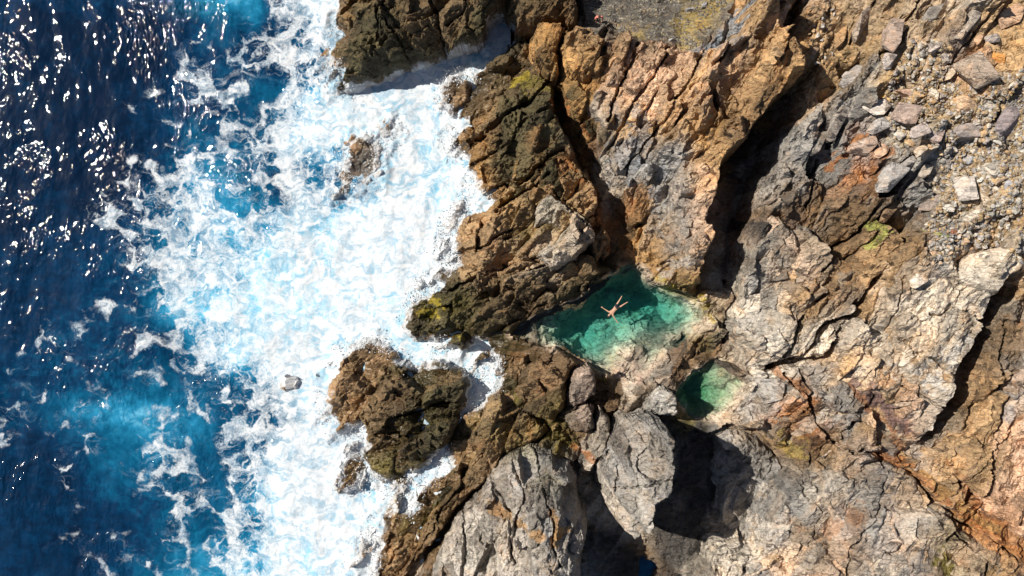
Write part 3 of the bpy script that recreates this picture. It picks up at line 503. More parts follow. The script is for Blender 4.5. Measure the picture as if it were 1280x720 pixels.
def make_rock_mat(name='rock', attr=True, col=(.3, .28, .25)):
    m, t = mat_new(name); out = N(t, 'ShaderNodeOutputMaterial'); p = N(t, 'ShaderNodeBsdfPrincipled'); p.inputs['Specular IOR Level'].default_value = .35
    if attr:
        base = N(t, 'ShaderNodeAttribute', attribute_name='col').outputs['Color']; wet = N(t, 'ShaderNodeAttribute', attribute_name='wet').outputs['Fac']
        swa = N(t, 'ShaderNodeAttribute', attribute_name='swash').outputs['Fac']
        pos = N(t, 'ShaderNodeNewGeometry').outputs['Position']
    else:
        oi = N(t, 'ShaderNodeObjectInfo'); base = oi.outputs['Color']; tc = N(t, 'ShaderNodeTexCoord'); pos = N(t, 'ShaderNodeNewGeometry').outputs['Position']
    n1 = noise(t, pos, .7, 6, .65, .6).outputs['Fac']; n2 = noise(t, pos, 4.5, 6, .7).outputs['Fac']; n3 = noise(t, pos, 16, 4, .7).outputs['Fac']
    c = mixc(t, maprange(t, n1, .50, .72, 0, .55), base, mixc(t, 1.0, base, (1.28, .95, .66), 'MULTIPLY'))           # rust staining
    c = mixc(t, maprange(t, noise(t, pos, 1.9, 5, .65, 1.0).outputs['Fac'], .53, .70, 0, .45), c, mixc(t, 1.0, c, (1.35, 1.38, 1.42), 'MULTIPLY'))   # pale weathering
    c = mixc(t, maprange(t, noise(t, pos, 1.1, 5, .7, 1.5).outputs['Fac'], .55, .68, 0, .6), c, mixc(t, 1.0, c, (.50, .47, .45), 'MULTIPLY'))  # dark mineral bands
    k = math_(t, 'ADD', math_(t, 'MULTIPLY', n2, 1.3), math_(t, 'MULTIPLY', n3, .7)); kk = maprange(t, k, .6, 1.4, .55, 1.45, False)
    cb = N(t, 'ShaderNodeCombineColor'); [L(t, kk, cb.inputs[i]) for i in range(3)]
    c = mixc(t, 1.0, c, cb.outputs[0], 'MULTIPLY')
    # joints: fine long cracks and a strata grain
    mp = N(t, 'ShaderNodeMapping'); L(t, pos, mp.inputs[0]); mp.inputs['Rotation'].default_value = (0, 0, -1.0); mp.inputs['Scale'].default_value = (.55, 1.5, 1)
    wv = N(t, 'ShaderNodeVectorMath', operation='ADD'); sc = N(t, 'ShaderNodeVectorMath', operation='SCALE'); sc.inputs[3].default_value = .22
    L(t, noise(t, pos, 1.2, 4).outputs['Color'], sc.inputs[0]); L(t, mp.outputs[0], wv.inputs[0]); L(t, sc.outputs[0], wv.inputs[1])
    vo = N(t, 'ShaderNodeTexVoronoi', feature='DISTANCE_TO_EDGE'); vo.inputs['Scale'].default_value = 1.9; L(t, wv.outputs[0], vo.inputs['Vector'])
    vo2 = N(t, 'ShaderNodeTexVoronoi', feature='F1'); vo2.inputs['Scale'].default_value = 4.5; L(t, wv.outputs[0], vo2.inputs['Vector'])
    grain = noise(t, None, 3.0, 6, .7); mp2 = N(t, 'ShaderNodeMapping'); L(t, pos, mp2.inputs[0]); mp2.inputs['Rotation'].default_value = (0, 0, -1.0); mp2.inputs['Scale'].default_value = (.5, 2.6, 1.6); L(t, mp2.outputs[0], grain.inputs['Vector'])
    def facet(sc, vec):
        v = N(t, 'ShaderNodeTexVoronoi', feature='F1'); v.inputs['Scale'].default_value = sc; L(t, vec, v.inputs['Vector'])
        s1 = N(t, 'ShaderNodeVectorMath', operation='SUBTRACT'); L(t, vec, s1.inputs[0]); L(t, v.outputs['Position'], s1.inputs[1])
        s2 = N(t, 'ShaderNodeVectorMath', operation='SUBTRACT'); L(t, v.outputs['Color'], s2.inputs[0]); s2.inputs[1].default_value = (.5, .5, .5)
        dt = N(t, 'ShaderNodeVectorMath', operation='DOT_PRODUCT'); L(t, s1.outputs[0], dt.inputs[0]); L(t, s2.outputs[0], dt.inputs[1]); return dt.outputs['Value']
    crk = math_(t, 'MULTIPLY', maprange(t, vo.outputs['Distance'], 0, .035, -.10, 0), maprange(t, noise(t, pos, .9, 3).outputs['Fac'], .46, .60, 0, 1))
    h = math_(t, 'ADD', math_(t, 'ADD', math_(t, 'MULTIPLY', facet(2.2, wv.outputs[0]), 1.1), math_(t, 'MULTIPLY', facet(6.5, wv.outputs[0]), .55)),
              math_(t, 'ADD', math_(t, 'ADD', math_(t, 'MULTIPLY', n3, .014), math_(t, 'MULTIPLY', n2, .014)), math_(t, 'ADD', crk, math_(t, 'MULTIPLY', grain.outputs['Fac'], .035))))
    bp = N(t, 'ShaderNodeBump'); bp.inputs['Strength'].default_value = 1.0; bp.inputs['Distance'].default_value = 1.0; L(t, h, bp.inputs['Height']); L(t, bp.outputs[0], p.inputs['Normal'])
    L(t, c, p.inputs['Base Color']); p.inputs['Roughness'].default_value = .85
    if attr:
        L(t, mixc(t, math_(t, 'MULTIPLY', wet, .35), c, mixc(t, 1.0, c, (.45, .42, .38), 'MULTIPLY')), p.inputs['Base Color'])
        L(t, maprange(t, wet, 0, 1, .88, .30, False), p.inputs['Roughness'])
        cov = foam_nodes(t, swa)[0]
        fo = N(t, 'ShaderNodeBsdfPrincipled'); fo.inputs['Roughness'].default_value = .8; fo.inputs['Base Color'].default_value = (.52, .54, .56, 1)
        mx = N(t, 'ShaderNodeMixShader'); L(t, cov, mx.inputs[0]); L(t, p.outputs[0], mx.inputs[1]); L(t, fo.outputs[0], mx.inputs[2]); L(t, mx.outputs[0], out.inputs[0])
    else: L(t, p.outputs[0], out.inputs[0])
    return m

def make_pool_mat(name, absorb, dens, scat):
    m, t = mat_new(name); out = N(t, 'ShaderNodeOutputMaterial')
    tr = N(t, 'ShaderNodeBsdfTransparent'); gl = N(t, 'ShaderNodeBsdfGlossy'); gl.inputs['Roughness'].default_value = .04
    fr = N(t, 'ShaderNodeFresnel'); fr.inputs['IOR'].default_value = 1.33
    pos = N(t, 'ShaderNodeNewGeometry').outputs['Position']
    bp = N(t, 'ShaderNodeBump'); bp.inputs['Distance'].default_value = .04; bp.inputs['Strength'].default_value = .6; L(t, noise(t, pos, 3.5, 3, .5, .5).outputs['Fac'], bp.inputs['Height'])
    L(t, bp.outputs[0], gl.inputs['Normal']); L(t, bp.outputs[0], fr.inputs['Normal'])
    mx = N(t, 'ShaderNodeMixShader'); L(t, fr.outputs[0], mx.inputs[0]); L(t, tr.outputs[0], mx.inputs[1]); L(t, gl.outputs[0], mx.inputs[2]); L(t, mx.outputs[0], out.inputs[0])
    va = N(t, 'ShaderNodeVolumeAbsorption'); va.inputs['Color'].default_value = (*absorb, 1); va.inputs['Density'].default_value = dens
    vs = N(t, 'ShaderNodeVolumeScatter'); vs.inputs['Color'].default_value = (.08, .75, .68, 1); vs.inputs['Density'].default_value = scat
    ad = N(t, 'ShaderNodeAddShader'); L(t, va.outputs[0], ad.inputs[0]); L(t, vs.outputs[0], ad.inputs[1]); L(t, ad.outputs[0], out.inputs['Volume'])
    return m
def plain(name, col, rough=.7):
    m, t = mat_new(name); out = N(t, 'ShaderNodeOutputMaterial'); p = N(t, 'ShaderNodeBsdfPrincipled'); p.inputs['Roughness'].default_value = rough
    pos = N(t, 'ShaderNodeTexCoord').outputs['Object']
    L(t, mixc(t, noise(t, pos, 14, 3).outputs['Fac'], tuple(c * .85 for c in col), tuple(c * 1.12 for c in col)), p.inputs['Base Color']); L(t, p.outputs[0], out.inputs[0])
    return m
M_SEA = make_sea_mat(); M_ROCK = make_rock_mat(); M_STONE = make_rock_mat('stone', False)

def tag(o, label=None, cat=None, group=None, kind=None):
    for k, v in (('label', label), ('category', cat), ('group', group), ('kind', kind)):
        if v: o[k] = v
    return o

# ------------------------------------------------------------------ sea objects
# the surge piles up where it meets the shallows
ci = np.clip(np.searchsorted(gx, SX[0]), 0, len(gx) - 1); ri = np.clip(np.searchsorted(gy, SY[:, 0]), 0, len(gy) - 1)
shallow = sstep(-1.4, -.1, Hb[np.ix_(ri, ci)]) * (np.abs(SY) < 40) * (SX > -20) * (F > .3)
SZ = SZ + shallow * (.12 + .30 * np.clip(fbm(SX * .6, SY * .6, 3, 132) + .2, 0, 1))
fc = (F[:-1, :-1] + F[1:, 1:]) * .5 + .10 * fbm(SX[:-1, :-1] * .5, SY[:-1, :-1] * .5, 3, 121)
white = fc > .70
wetcell = ((su < 637) | ((su > 770) & (su < 850) & (sv > 660)))[:-1, :-1]      # the sea ends inside the land
attrs = dict(foam=F, tone=TN)
tag(grid_mesh('sea', SX, SY, SZ, wetcell & ~white, M_SEA, attrs), 'deep blue sea with lacy foam and sun glints', 'sea', kind='structure')
tag(grid_mesh('surf', SX, SY, SZ, wetcell & white, M_SEA, attrs), 'dense white surf churning against the rocks', 'surf', kind='stuff')

# ------------------------------------------------------------------ terrain and rock masses
def foam_at(x, y):
    return np.clip(bicubic(FG, (640 + x * PPM) / 40, (360 - y * PPM) / 40), 0, 1)
def swash_of(x, y, z, nf, prox):
    return np.clip(foam_at(x, y) * np.minimum(1, (.88 + .12 * (1 - sstep(-.1, .3, z))) * (1 - sstep(.25, 2.1, z + .7 * nf + .5 * fbm(x * .5, y * .5, 3, 131)))) * prox, 0, 1)
def wet_of(x, y, z, nf, u): return np.clip((1 - sstep(.6, 3.0, z + .6 * nf)) * (1 - sstep(640, 720, u)), 0, 1)
layers = []
for M in MASSES:
    b = bbox(M['poly'], 14)
    m = (U0 > b[0] - 40) & (U0 < b[1] + 40) & (V0 > b[2] - 50) & (V0 < b[3] + 50)
    r, c = np.nonzero(m); r0, r1, c0, c1 = r.min(), r.max() + 1, c.min(), c.max() + 1
    S = np.s_[r0:r1, c0:c1]; x, y, nf, nm = X[S], Y[S], NF[S], NM[S]
    u = U0[S]; v = V0[S]
    for _ in range(6):                                   # where the outline, read from the photo, lies at this rock's own height
        k = PPM * HC / (HC - np.clip(rbf(M['pts'], u, v) * (.4 if M['foot'] < -.6 else .85), 0, 12)); u = 640 + x * k; v = 360 - y * k
    up, vp = u, v; u = u + (U - U0)[S]; v = v + (V - V0)[S]
    d = sdf(M['poly'], u, v) + ((15 if 'islet' in M['label'] else 8) if M['foot'] < -.6 else 0)
    gyy, gxx = np.gradient(d); px = U0[S]; sc = 1.0 / np.maximum(np.hypot(gxx, gyy), 1e-4)
    # outward direction in world axes; rows run with +Y
    lit = np.clip(.5 + .5 * ((-gxx * sc) * -.94 + (-gyy * sc) * .34), 0, 1)
    wd = M['wr'] + (M['wl'] - M['wr']) * lit
    T = rbf(M['pts'], u, v)
    dt, q1, q2 = detail(x, y, M['ang'], M['asp'], M['amp'], nf, nm)
    ff = M['foot']; tt = np.clip(d / wd, 0, 1); prof = 1 - (1 - tt) ** 2.2
    big = T + dt
    e0 = .12 if ff < -.6 else .35
    Hm = np.where(d > 0, ff + (big - ff) * (e0 + (1 - e0) * prof), ff + (big - ff) * e0 + d * .6)
    Hm = np.where(d > 0, Hm, np.maximum(Hm, ff - 2))
    # the chasms stay open; own joints
    Hm = cuts(Hm, u, v, x, y) if M['name'] != 'boulder' else Hm
    Hm = cracks(Hm, u, v)
    Hm = np.where(pldist(foamch, U[S], V[S]) < 11, np.minimum(Hm, -.8), Hm)
    Hm = np.where(d > -6, dry(Hm, S), Hm)
    layers.append((M, S, d, Hm, q1, q2, up, vp))
Hall = Hb.copy()
for M, S, d, Hm, q1, q2, up, vp in layers: Hall[S] = np.where(d > -4, np.maximum(Hall[S], Hm), Hall[S])
def blur(A, n):
    for ax in (0, 1):
        k = np.ones(n) / n; A = np.apply_along_axis(lambda q: np.convolve(q, k, 'same'), ax, A)
    return A
PROX = sstep(.02, .30, blur(((Hall < .05) & (U0 < 660) & (bluegap < -6)).astype(np.float32), 25))
def emit(name, S, Hm, d, q1, q2, M, up=None, vp=None):
    x, y, nf, nm, u = X[S], Y[S], NF[S], NM[S], U0[S]
    if d is not None:
        keep = (d > -7) & (Hm > Hall[S] - 1.2)
        fm = keep[:-1, :-1] & keep[1:, :-1] & keep[:-1, 1:] & keep[1:, 1:]
    else: fm = np.ones((x.shape[0] - 1, x.shape[1] - 1), bool)
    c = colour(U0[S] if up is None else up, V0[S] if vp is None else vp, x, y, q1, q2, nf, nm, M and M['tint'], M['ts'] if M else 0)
    gold = ((1 - sstep(.5, 1.7, Hm + .7 * nf)) * PROX[S] * .75)[..., None]          # barnacle and rust zone along the waterline
    c = c * (1 - gold) + np.array((.27, .165, .085), np.float32) * (.55 + .8 * q2[..., None]) * gold
    if M is None:
        k = plateau[S][..., None] * .9; c = c * (1 - k) + np.array(PAL['E'], np.float32) * k * (.8 + .5 * q2[..., None])
        k = (plateau[S] * sstep(.0, .5, nm + .2 - ((U0[S] - 850) / 60) ** 2 * .3))[..., None] * .7; c = c * (1 - k) + np.array((.30, .21, .055), np.float32) * k
        k = scree[S][..., None] * .6; c = c * (1 - k) + np.array(PAL['S'], np.float32) * k
        dp = sdf(POOL, U0[S], V0[S]); dq = sdf(SMALLPOOL, U0[S], V0[S])
        k = sstep(-8, 3, np.maximum(dp, dq))[..., None]; peb = np.array((.50, .40, .30), np.float32) * (.35 + 1.0 * q2[..., None])
        c = c * (1 - k) + peb * k
        pk = (k[..., 0] * np.exp(-(((U0[S] - 796) / 24) ** 2 + ((V0[S] - 464) / 20) ** 2)))[..., None]; c = c * (1 - pk) + np.array((.52, .33, .26), np.float32) * pk
    xx, yy = wobble(x, y, Hm)
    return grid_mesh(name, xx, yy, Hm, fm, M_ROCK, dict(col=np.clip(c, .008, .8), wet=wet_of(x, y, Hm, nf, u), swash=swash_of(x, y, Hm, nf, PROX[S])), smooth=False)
tag(emit('terrain', np.s_[:, :], Hb, None, R1, R2, None), 'rocky coastal hillside with ochre scree', 'terrain', kind='structure')
for M, S, d, Hm, q1, q2, up, vp in layers:
    tag(emit(M['name'], S, Hm, d, q1, q2, M, up, vp), M['label'], M['cat'])
def ground(x, y):
    c = np.clip(np.searchsorted(gx, x), 1, len(gx) - 1); r = np.clip(np.searchsorted(gy, y), 1, len(gy) - 1)
    return float(Hall[r - 1:r + 1, c - 1:c + 1].max())

# ------------------------------------------------------------------ pool water
def pool_water(name, poly, z, grow, bottom, mat, label):
    P = np.array(poly, float); c = P.mean(0)
    wx, wy = to_world(P[:, 0] + (P[:, 0] - c[0]) * grow, P[:, 1] + (P[:, 1] - c[1]) * grow, z)
    bm = bmesh.new(); top = [bm.verts.new((a, b, z)) for a, b in zip(wx, wy)]; bot = [bm.verts.new((a, b, bottom)) for a, b in zip(wx, wy)]
    bm.faces.new(top); bm.faces.new(bot[::-1])
    for i in range(len(top)): bm.faces.new((top[i], bot[i], bot[(i + 1) % len(top)], top[(i + 1) % len(top)]))
    bmesh.ops.recalc_face_normals(bm, faces=bm.faces)
    me = bpy.data.meshes.new(name); bm.to_mesh(me); bm.free(); me.materials.append(mat)
    o = bpy.data.objects.new(name, me); COL.objects.link(o); return tag(o, label, 'pool', kind='structure')
pool_water('pool_water', POOL, POOLZ, .05, -5, make_pool_mat('pool_water', (.0, .76, .76), .30, .022), 'emerald green tidal pool with the swimmer')
pool_water('pool_water', SMALLPOOL, SPOOLZ, .06, -3, make_pool_mat('small_pool_water', (.05, .68, .50), .5, .012), 'small dark green tidal pool, half in shade')

# ------------------------------------------------------------------ loose stones
def stone_mesh(seed, flat=.6, n=16):
    r = random.Random(seed); bm = bmesh.new()
    for i in range(n):
        v = Vector((r.gauss(0, 1), r.gauss(0, 1), r.gauss(0, 1))).normalized()
        v = v * r.uniform(.72, 1.0); v = Vector((max(-.82, min(.82, v.x)), max(-.7, min(.7, v.y)) * .85, max(-.8, min(.75, v.z)) * flat)); bm.verts.new(v)
    res = bmesh.ops.convex_hull(bm, input=bm.verts)
    bmesh.ops.delete(bm, geom=[g for g in res['geom_interior'] if isinstance(g, bmesh.types.BMVert)], context='VERTS')
    bmesh.ops.bevel(bm, geom=list(bm.edges), offset=.035, segments=1, affect='EDGES')
    bmesh.ops.triangulate(bm, faces=bm.faces)
    bmesh.ops.recalc_face_normals(bm, faces=bm.faces)
    me = bpy.data.meshes.new('loose_stone'); bm.to_mesh(me); bm.free(); me.materials.append(M_STONE); return me
STM = [stone_mesh(100 + i, .5 + .06 * (i % 5), 9 + i % 5) for i in range(14)]
def put_stone(name, u, v, size, rot, colr, k, label, cat, group=None, ratio=1.0, sink=.35):
    z0 = float(base_h(np.array([u]), np.array([v]))[0]); x, y = to_world(u, v, z0)
    for _ in range(3): z = ground(x, y); x, y = to_world(u, v, z)
    o = bpy.data.objects.new(name, STM[k % len(STM)]); COL.objects.link(o)
    o.location = (x, y, z + size * (.5 - sink) * .55); o.scale = (size, size * ratio, size * .9); o.rotation_euler = (random.uniform(-.25, .25), random.uniform(-.25, .25), rot)
    o.color = (*colr, 1); return tag(o, label, cat, group)
random.seed(5)
TRACED = [  # u, v, long size px, turn, colour, width ratio, kind of mesh, label
 (997,62,36,20,(.36,.24,.12),.75,0,'block of tan rock with an ochre face, largest stone above the black chasm'),
 (971,66,20,-10,(.42,.29,.17),.8,1,'smooth beige stone lying against the ochre-faced block'),
 (1019,62,15,60,(.30,.22,.16),.8,2,'small brown stone just right of the ochre-faced block'),
 (1022,78,11,10,(.38,.37,.36),.6,3,'little white-grey stone in the dark rubble above the chasm'),
 (1110,76,24,60,(.33,.31,.31),.8,4,'upright grey stone on the ochre slope above the jointed grey block'),
 (1246,72,24,0,(.50,.25,.08),.75,5,'bright orange boulder casting a dark shadow to its right'),
 (1242,49,25,-5,(.27,.25,.25),.6,6,'flat dark grey stone a little above the bright orange boulder'),
 (1224,50,15,40,(.42,.29,.20),.8,7,'pinkish stone tucked beside the flat dark grey stone'),
 (1268,108,15,35,(.52,.49,.45),.7,8,'small whitish stone alone on ochre earth near the right edge'),
 (1212,131,46,-12,(.50,.37,.26),.6,9,'large pale pink boulder with a split right end'),
 (1236,134,20,50,(.38,.35,.31),.9,10,'grey stone broken off the right end of the pale pink boulder'),
 (1167,115,24,-45,(.52,.50,.46),.6,11,'white slab-like stone tilted on the scree'),
 (1135,140,46,25,(.30,.245,.225),.8,12,'large mauve brown boulder with a rounded back'),
 (1133,118,46,-8,(.36,.26,.22),.38,13,'long flat brown slab lying above the mauve brown boulder'),
 (1094,134,36,-30,(.40,.38,.37),.8,0,'light grey block left of the mauve brown boulder'),
 (1125,168,19,50,(.50,.49,.47),.8,1,'whitish angular stone below the mauve brown boulder'),
 (1150,164,28,20,(.34,.31,.31),.75,2,'round grey stone between the whitish one and the mauve one'),
 (1169,168,25,70,(.28,.245,.25),.75,3,'mauve grey stone leaning beside the long charcoal boulder'),
 (1202,166,46,-4,(.25,.235,.24),.5,4,'long charcoal grey boulder in the middle of the scree'),
 (1258,150,58,70,(.21,.19,.21),.85,5,'dark purplish boulder cut by the right edge of the view'),
 (1211,200,17,0,(.33,.35,.39),.9,6,'blue grey cobble beside the square pale block'),
 (1261,231,15,0,(.29,.31,.36),.95,7,'small round blue grey cobble on bare ochre earth'),
 (1188,191,21,15,(.45,.43,.41),.65,8,'flat pale stone below the long charcoal boulder'),
 (1220,186,20,20,(.44,.42,.38),.6,9,'light stone between the charcoal boulder and the square pale block'),
 (1240,208,32,15,(.40,.38,.35),.9,10,'square pale block with a shaded lower face'),
 (1250,225,20,40,(.34,.27,.20),.5,11,'brown sliver of stone below the square pale block'),
 (1208,238,46,-40,(.42,.40,.39),.85,12,'biggest pale grey block of the scree, with a rounded edge'),
 (1232,252,30,-60,(.42,.36,.29),.7,13,'cream block behind the biggest pale grey block'),
 (1216,269,28,18,(.48,.45,.41),.5,0,'long cream slab resting on the lower scree'),
 (1184,260,18,-40,(.48,.47,.46),.7,1,'white block at the lower left end of the scree'),
 (1192,292,12,80,(.30,.14,.09),.8,2,'little brick red stone standing among pale rubble'),
 (1147,350,28,35,(.50,.46,.42),.7,3,'pale loose block at the top edge of the broad pale slab'),
 (1112,222,52,40,(.30,.30,.31),.6,4,'grey block with a black gap at its right side'),
 (1080,182,46,30,(.33,.27,.24),.55,5,'grey rock stained rust orange on top, left of the scree'),
 (1102,188,30,40,(.40,.30,.24),.6,6,'pinkish block with a rust spot, right of the rust stained rock'),
 (1152,190,22,20,(.42,.38,.33),.7,7,'buff stone at the left margin of the scree, under the round grey stone'),
 (840,52,11,10,(.30,.33,.38),.9,8,'blue grey stone at the edge of the gravel ledge'),
 (862,12,16,20,(.22,.25,.30),.6,9,'dark blue grey rock on the back of the gravel ledge'),
 (880,6,14,60,(.26,.28,.32),.6,10,'small slate coloured rock beyond the gravel ledge, at the top edge'),
 (1168,60,22,40,(.36,.33,.32),.6,11,'grey stone half buried at the top of the scree'),
 (1060,94,26,30,(.33,.32,.33),.55,12,'pale grey rib of rock above the jointed slope'),
 (1186,92,22,70,(.40,.34,.28),.7,13,'buff stone at the foot of the jointed mauve slab'),
]
TRACED += [
 (1064,100,44,48,(.24,.235,.24),.55,1,'grey rounded slab leaning above the black chasm, next to the pale grey rib'),
 (1046,152,56,62,(.225,.215,.21),.42,2,'long dark grey slab along the right lip of the black chasm'),
 (1020,176,48,64,(.20,.19,.18),.42,3,'dark slab lower on the right lip of the black chasm'),
 (1098,158,34,18,(.29,.29,.30),.6,4,'bluish grey stone left of the whitish angular stone'),
 (1132,206,36,48,(.26,.255,.26),.5,5,'grey slab pointing into the black gap left of the scree'),
 (1158,212,28,52,(.29,.27,.25),.55,6,'brownish grey slab just right of the black gap'),
 (1118,44,54,62,(.27,.225,.205),.5,7,'mauve slab on the top slope, above the upright grey stone'),
 (1084,30,56,66,(.28,.24,.21),.5,8,'round topped mauve slab near the top edge, left of the other mauve slab'),
 (1052,42,44,66,(.31,.21,.12),.4,9,'tan slab near the top edge, beside the brown rubble chute'),
 (1160,22,50,56,(.22,.21,.20),.5,10,'dark grey slab at the top edge in the middle of the ochre slope'),
 (1206,30,58,58,(.29,.27,.25),.5,11,'greyish buff slab at the top edge, left of the flat dark grey stone'),
 (1222,92,64,-20,(.29,.245,.21),.75,12,'broad brownish grey slab below the flat dark grey stone'),
 (1166,252,46,40,(.24,.21,.20),.6,13,'dark mauve slab at the left foot of the scree'),
 (1150,284,52,35,(.27,.25,.24),.5,0,'grey slab just above the tan rubble patch'),
 (1262,22,40,30,(.40,.28,.20),.7,1,'pinkish block in the top right corner'),
 (1112,262,40,50,(.19,.135,.09),.5,2,'brown block between the lichen patch and the black gap'),
]
for u, v, s, rot, c, ratio, k, lab in TRACED:
    put_stone('boulder' if s > 30 else 'loose_stone', u, v, s / 2 / 14.5, math.radians(rot), (c[0] * 1.17, c[1] * 1.08, c[2] * .97), k, lab, 'boulder' if s > 30 else 'stone', None, min(1, ratio * 1.25), .42)

def scatter(poly, n, smin, smax, cols, label, group, mind=7, seed=1):
    r = random.Random(seed); b = bbox(poly, 0); pts = []
    tries = 0
    while len(pts) < n and tries < 20000:
        tries += 1
        u = r.uniform(b[0], b[1]); v = r.uniform(b[2], b[3])
        if sdf(poly, np.array([u]), np.array([v]))[0] < 0: continue
        s = smin + (smax - smin) * r.random() ** 2.4
        if any((u - a) ** 2 + (v - q) ** 2 < (.55 * (s + e)) ** 2 for a, q, e in pts): continue
        if any((u - T[0]) ** 2 + (v - T[1]) ** 2 < (.36 * T[2] + .4 * s) ** 2 for T in TRACED): continue
        pts.append((u, v, s)); c = r.choice(cols); f = r.uniform(.8, 1.2)
        put_stone('loose_stone', u, v, s / 2 / 13.5, r.uniform(0, 6.28), tuple(x * f for x in c), r.randrange(14), label, 'stone', group, r.uniform(.6, .95), .25)
PALE = [(.46, .42, .37), (.42, .33, .24), (.36, .33, .31), (.48, .35, .22), (.44, .30, .17), (.50, .47, .43)]
scatter([(1120,120),(1180,96),(1215,110),(1250,120),(1262,200),(1250,262),(1215,300),(1180,300),(1176,250),(1176,200),(1130,176)], 165, 6, 16, PALE, 'small loose stone among the larger boulders on the ochre scree slope', 'small stones on the scree slope', seed=2)
scatter([(1180,262),(1236,270),(1246,296),(1222,308),(1190,318),(1176,330),(1150,330),(1154,312),(1172,290)], 70, 6, 12, [(.50, .36, .25), (.46, .40, .34), (.44, .30, .19)], 'small tan stone in the rubble patch above the wedge boulder', 'tan rubble above the wedge boulder', seed=3)
scatter([(1008,18),(1050,10),(1044,60),(1030,84),(1000,84),(1012,50)], 40, 5, 11, [(.42, .28, .16), (.34, .24, .15), (.40, .36, .32)], 'small brown stone in the rubble chute above the black chasm', 'rubble above the chasm', seed=4)
scatter([(1140,40),(1180,70),(1172,104),(1120,118),(1112,100)], 40, 3.5, 8, PALE, 'pebble sized stone on the ochre slope above the mauve brown boulder', 'pebbles on the upper ochre slope', seed=5)

def gravel(name, poly, n, smin, smax, cols, label, seed):
    """countless pebbles: one mesh"""
    r = np.random.default_rng(seed); b = bbox(poly, 0)
    u = r.uniform(b[0], b[1], n * 3); v = r.uniform(b[2], b[3], n * 3); k = sdf(poly, u, v) > 0; u = u[k][:n]; v = v[k][:n]; n = len(u)
    z0 = base_h(u, v); x, y = to_world(u, v, z0)
    c = np.clip(np.searchsorted(gx, x), 1, len(gx) - 1); q = np.clip(np.searchsorted(gy, y), 1, len(gy) - 1); z = Hall[q, c]
    base = np.array([(1, 0, 0), (0, 1, 0), (-1, 0, 0), (0, -1, 0), (0, 0, .7), (0, 0, -.6), (.6, .6, .35), (-.6, .5, .4), (.5, -.65, .3), (-.6, -.6, .3)], float)
    fc = [(0, 6, 8), (4, 8, 6), (1, 7, 6), (4, 6, 7), (2, 9, 7), (4, 7, 9), (3, 8, 9), (4, 9, 8), (0, 1, 6), (1, 2, 7), (2, 3, 9), (3, 0, 8), (5, 1, 0), (5, 2, 1), (5, 3, 2), (5, 0, 3)]
    s = smin + (smax - smin) * r.random(n) ** 2
    V = base[None] * (1 + .45 * (r.random((n, 10, 3)) - .5)) * s[:, None, None] * np.stack([np.ones(n), r.uniform(.55, 1, n), r.uniform(.5, .9, n)], 1)[:, None, :]
    a = r.uniform(0, 6.28, n); ca, sa = np.cos(a)[:, None], np.sin(a)[:, None]
    W = np.stack([V[..., 0] * ca - V[..., 1] * sa + x[:, None], V[..., 0] * sa + V[..., 1] * ca + y[:, None], V[..., 2] + (z + .15 * s)[:, None]], -1)
    cw = np.array(cols)[r.integers(0, len(cols), n)] * r.uniform(.7, 1.2, (n, 1))
    me = bpy.data.meshes.new(name); F_ = (np.array(fc)[None] + 10 * np.arange(n)[:, None, None]).reshape(-1, 3)
    me.from_pydata(W.reshape(-1, 3).tolist(), [], F_.tolist())
    at = me.attributes.new('col', 'FLOAT_COLOR', 'POINT'); cc = np.ones((n, 10, 4), np.float32); cc[..., :3] = cw[:, None, :]; at.data.foreach_set('color', cc.ravel())
    me.materials.append(M_ROCK); o = bpy.data.objects.new(name, me); COL.objects.link(o); tag(o, label, 'gravel', kind='stuff')
SC_POLY = [(1110,100),(1130,60),(1170,50),(1200,90),(1290,90),(1300,330),(1262,330),(1240,304),(1190,322),(1150,334),(1150,310),(1172,260),(1170,190),(1110,180)]
gravel('scree_gravel', SC_POLY, 4600, .08, .25, [(.36, .25, .13), (.37, .30, .21), (.36, .33, .29), (.30, .22, .14), (.42, .39, .34), (.31, .28, .26)], 'fine ochre gravel covering the scree slope', 11)
gravel('ledge_gravel', [(726,-20),(734,34),(776,44),(840,58),(872,58),(900,30),(915,-20)], 2600, .04, .13, [(.15, .135, .115), (.22, .20, .17), (.12, .11, .10), (.28, .23, .14)], 'dark grey gravel covering the ledge where a person stoops', 12)

# droplets thrown up where the surf breaks on the rocks
def spray(n, seed):
    r = np.random.default_rng(seed); edge = (np.abs(Hall - .15) < .9) & (PROX > .25) & (U0 < 640) & (U0 > 385) & (V0 > -20) & (V0 < 740) & (fbm(X * .35, Y * .35, 3, 141) > -.15)
    q, c = np.nonzero(edge); k = r.integers(0, len(q), n); q, c = q[k], c[k]
    x = X[q, c] + r.normal(0, .22, n) - .1; y = Y[q, c] + r.normal(0, .22, n); z = np.maximum(Hall[q, c], .1) + .03 + r.exponential(.22, n)
    s = .014 + .05 * r.random(n) ** 3
    base = np.array([(1, 0, 0), (0, 1, 0), (-1, 0, 0), (0, -1, 0), (0, 0, 1), (0, 0, -1)], float)
    W = base[None] * s[:, None, None] * r.uniform(.6, 1.5, (n, 6, 1)) + np.stack([x, y, z], 1)[:, None, :]
    fc = np.array([(0, 1, 4), (1, 2, 4), (2, 3, 4), (3, 0, 4), (1, 0, 5), (2, 1, 5), (3, 2, 5), (0, 3, 5)])
    me = bpy.data.meshes.new('sea_spray'); me.from_pydata(W.reshape(-1, 3).tolist(), [], (fc[None] + 6 * np.arange(n)[:, None, None]).reshape(-1, 3).tolist())
    me.materials.append(plain('spray', (.62, .64, .66), .5)); o = bpy.data.objects.new('sea_spray', me); COL.objects.link(o); tag(o, 'white spray and foam flecks along the wave washed rocks', 'spray', kind='stuff')
spray(15000, 21)

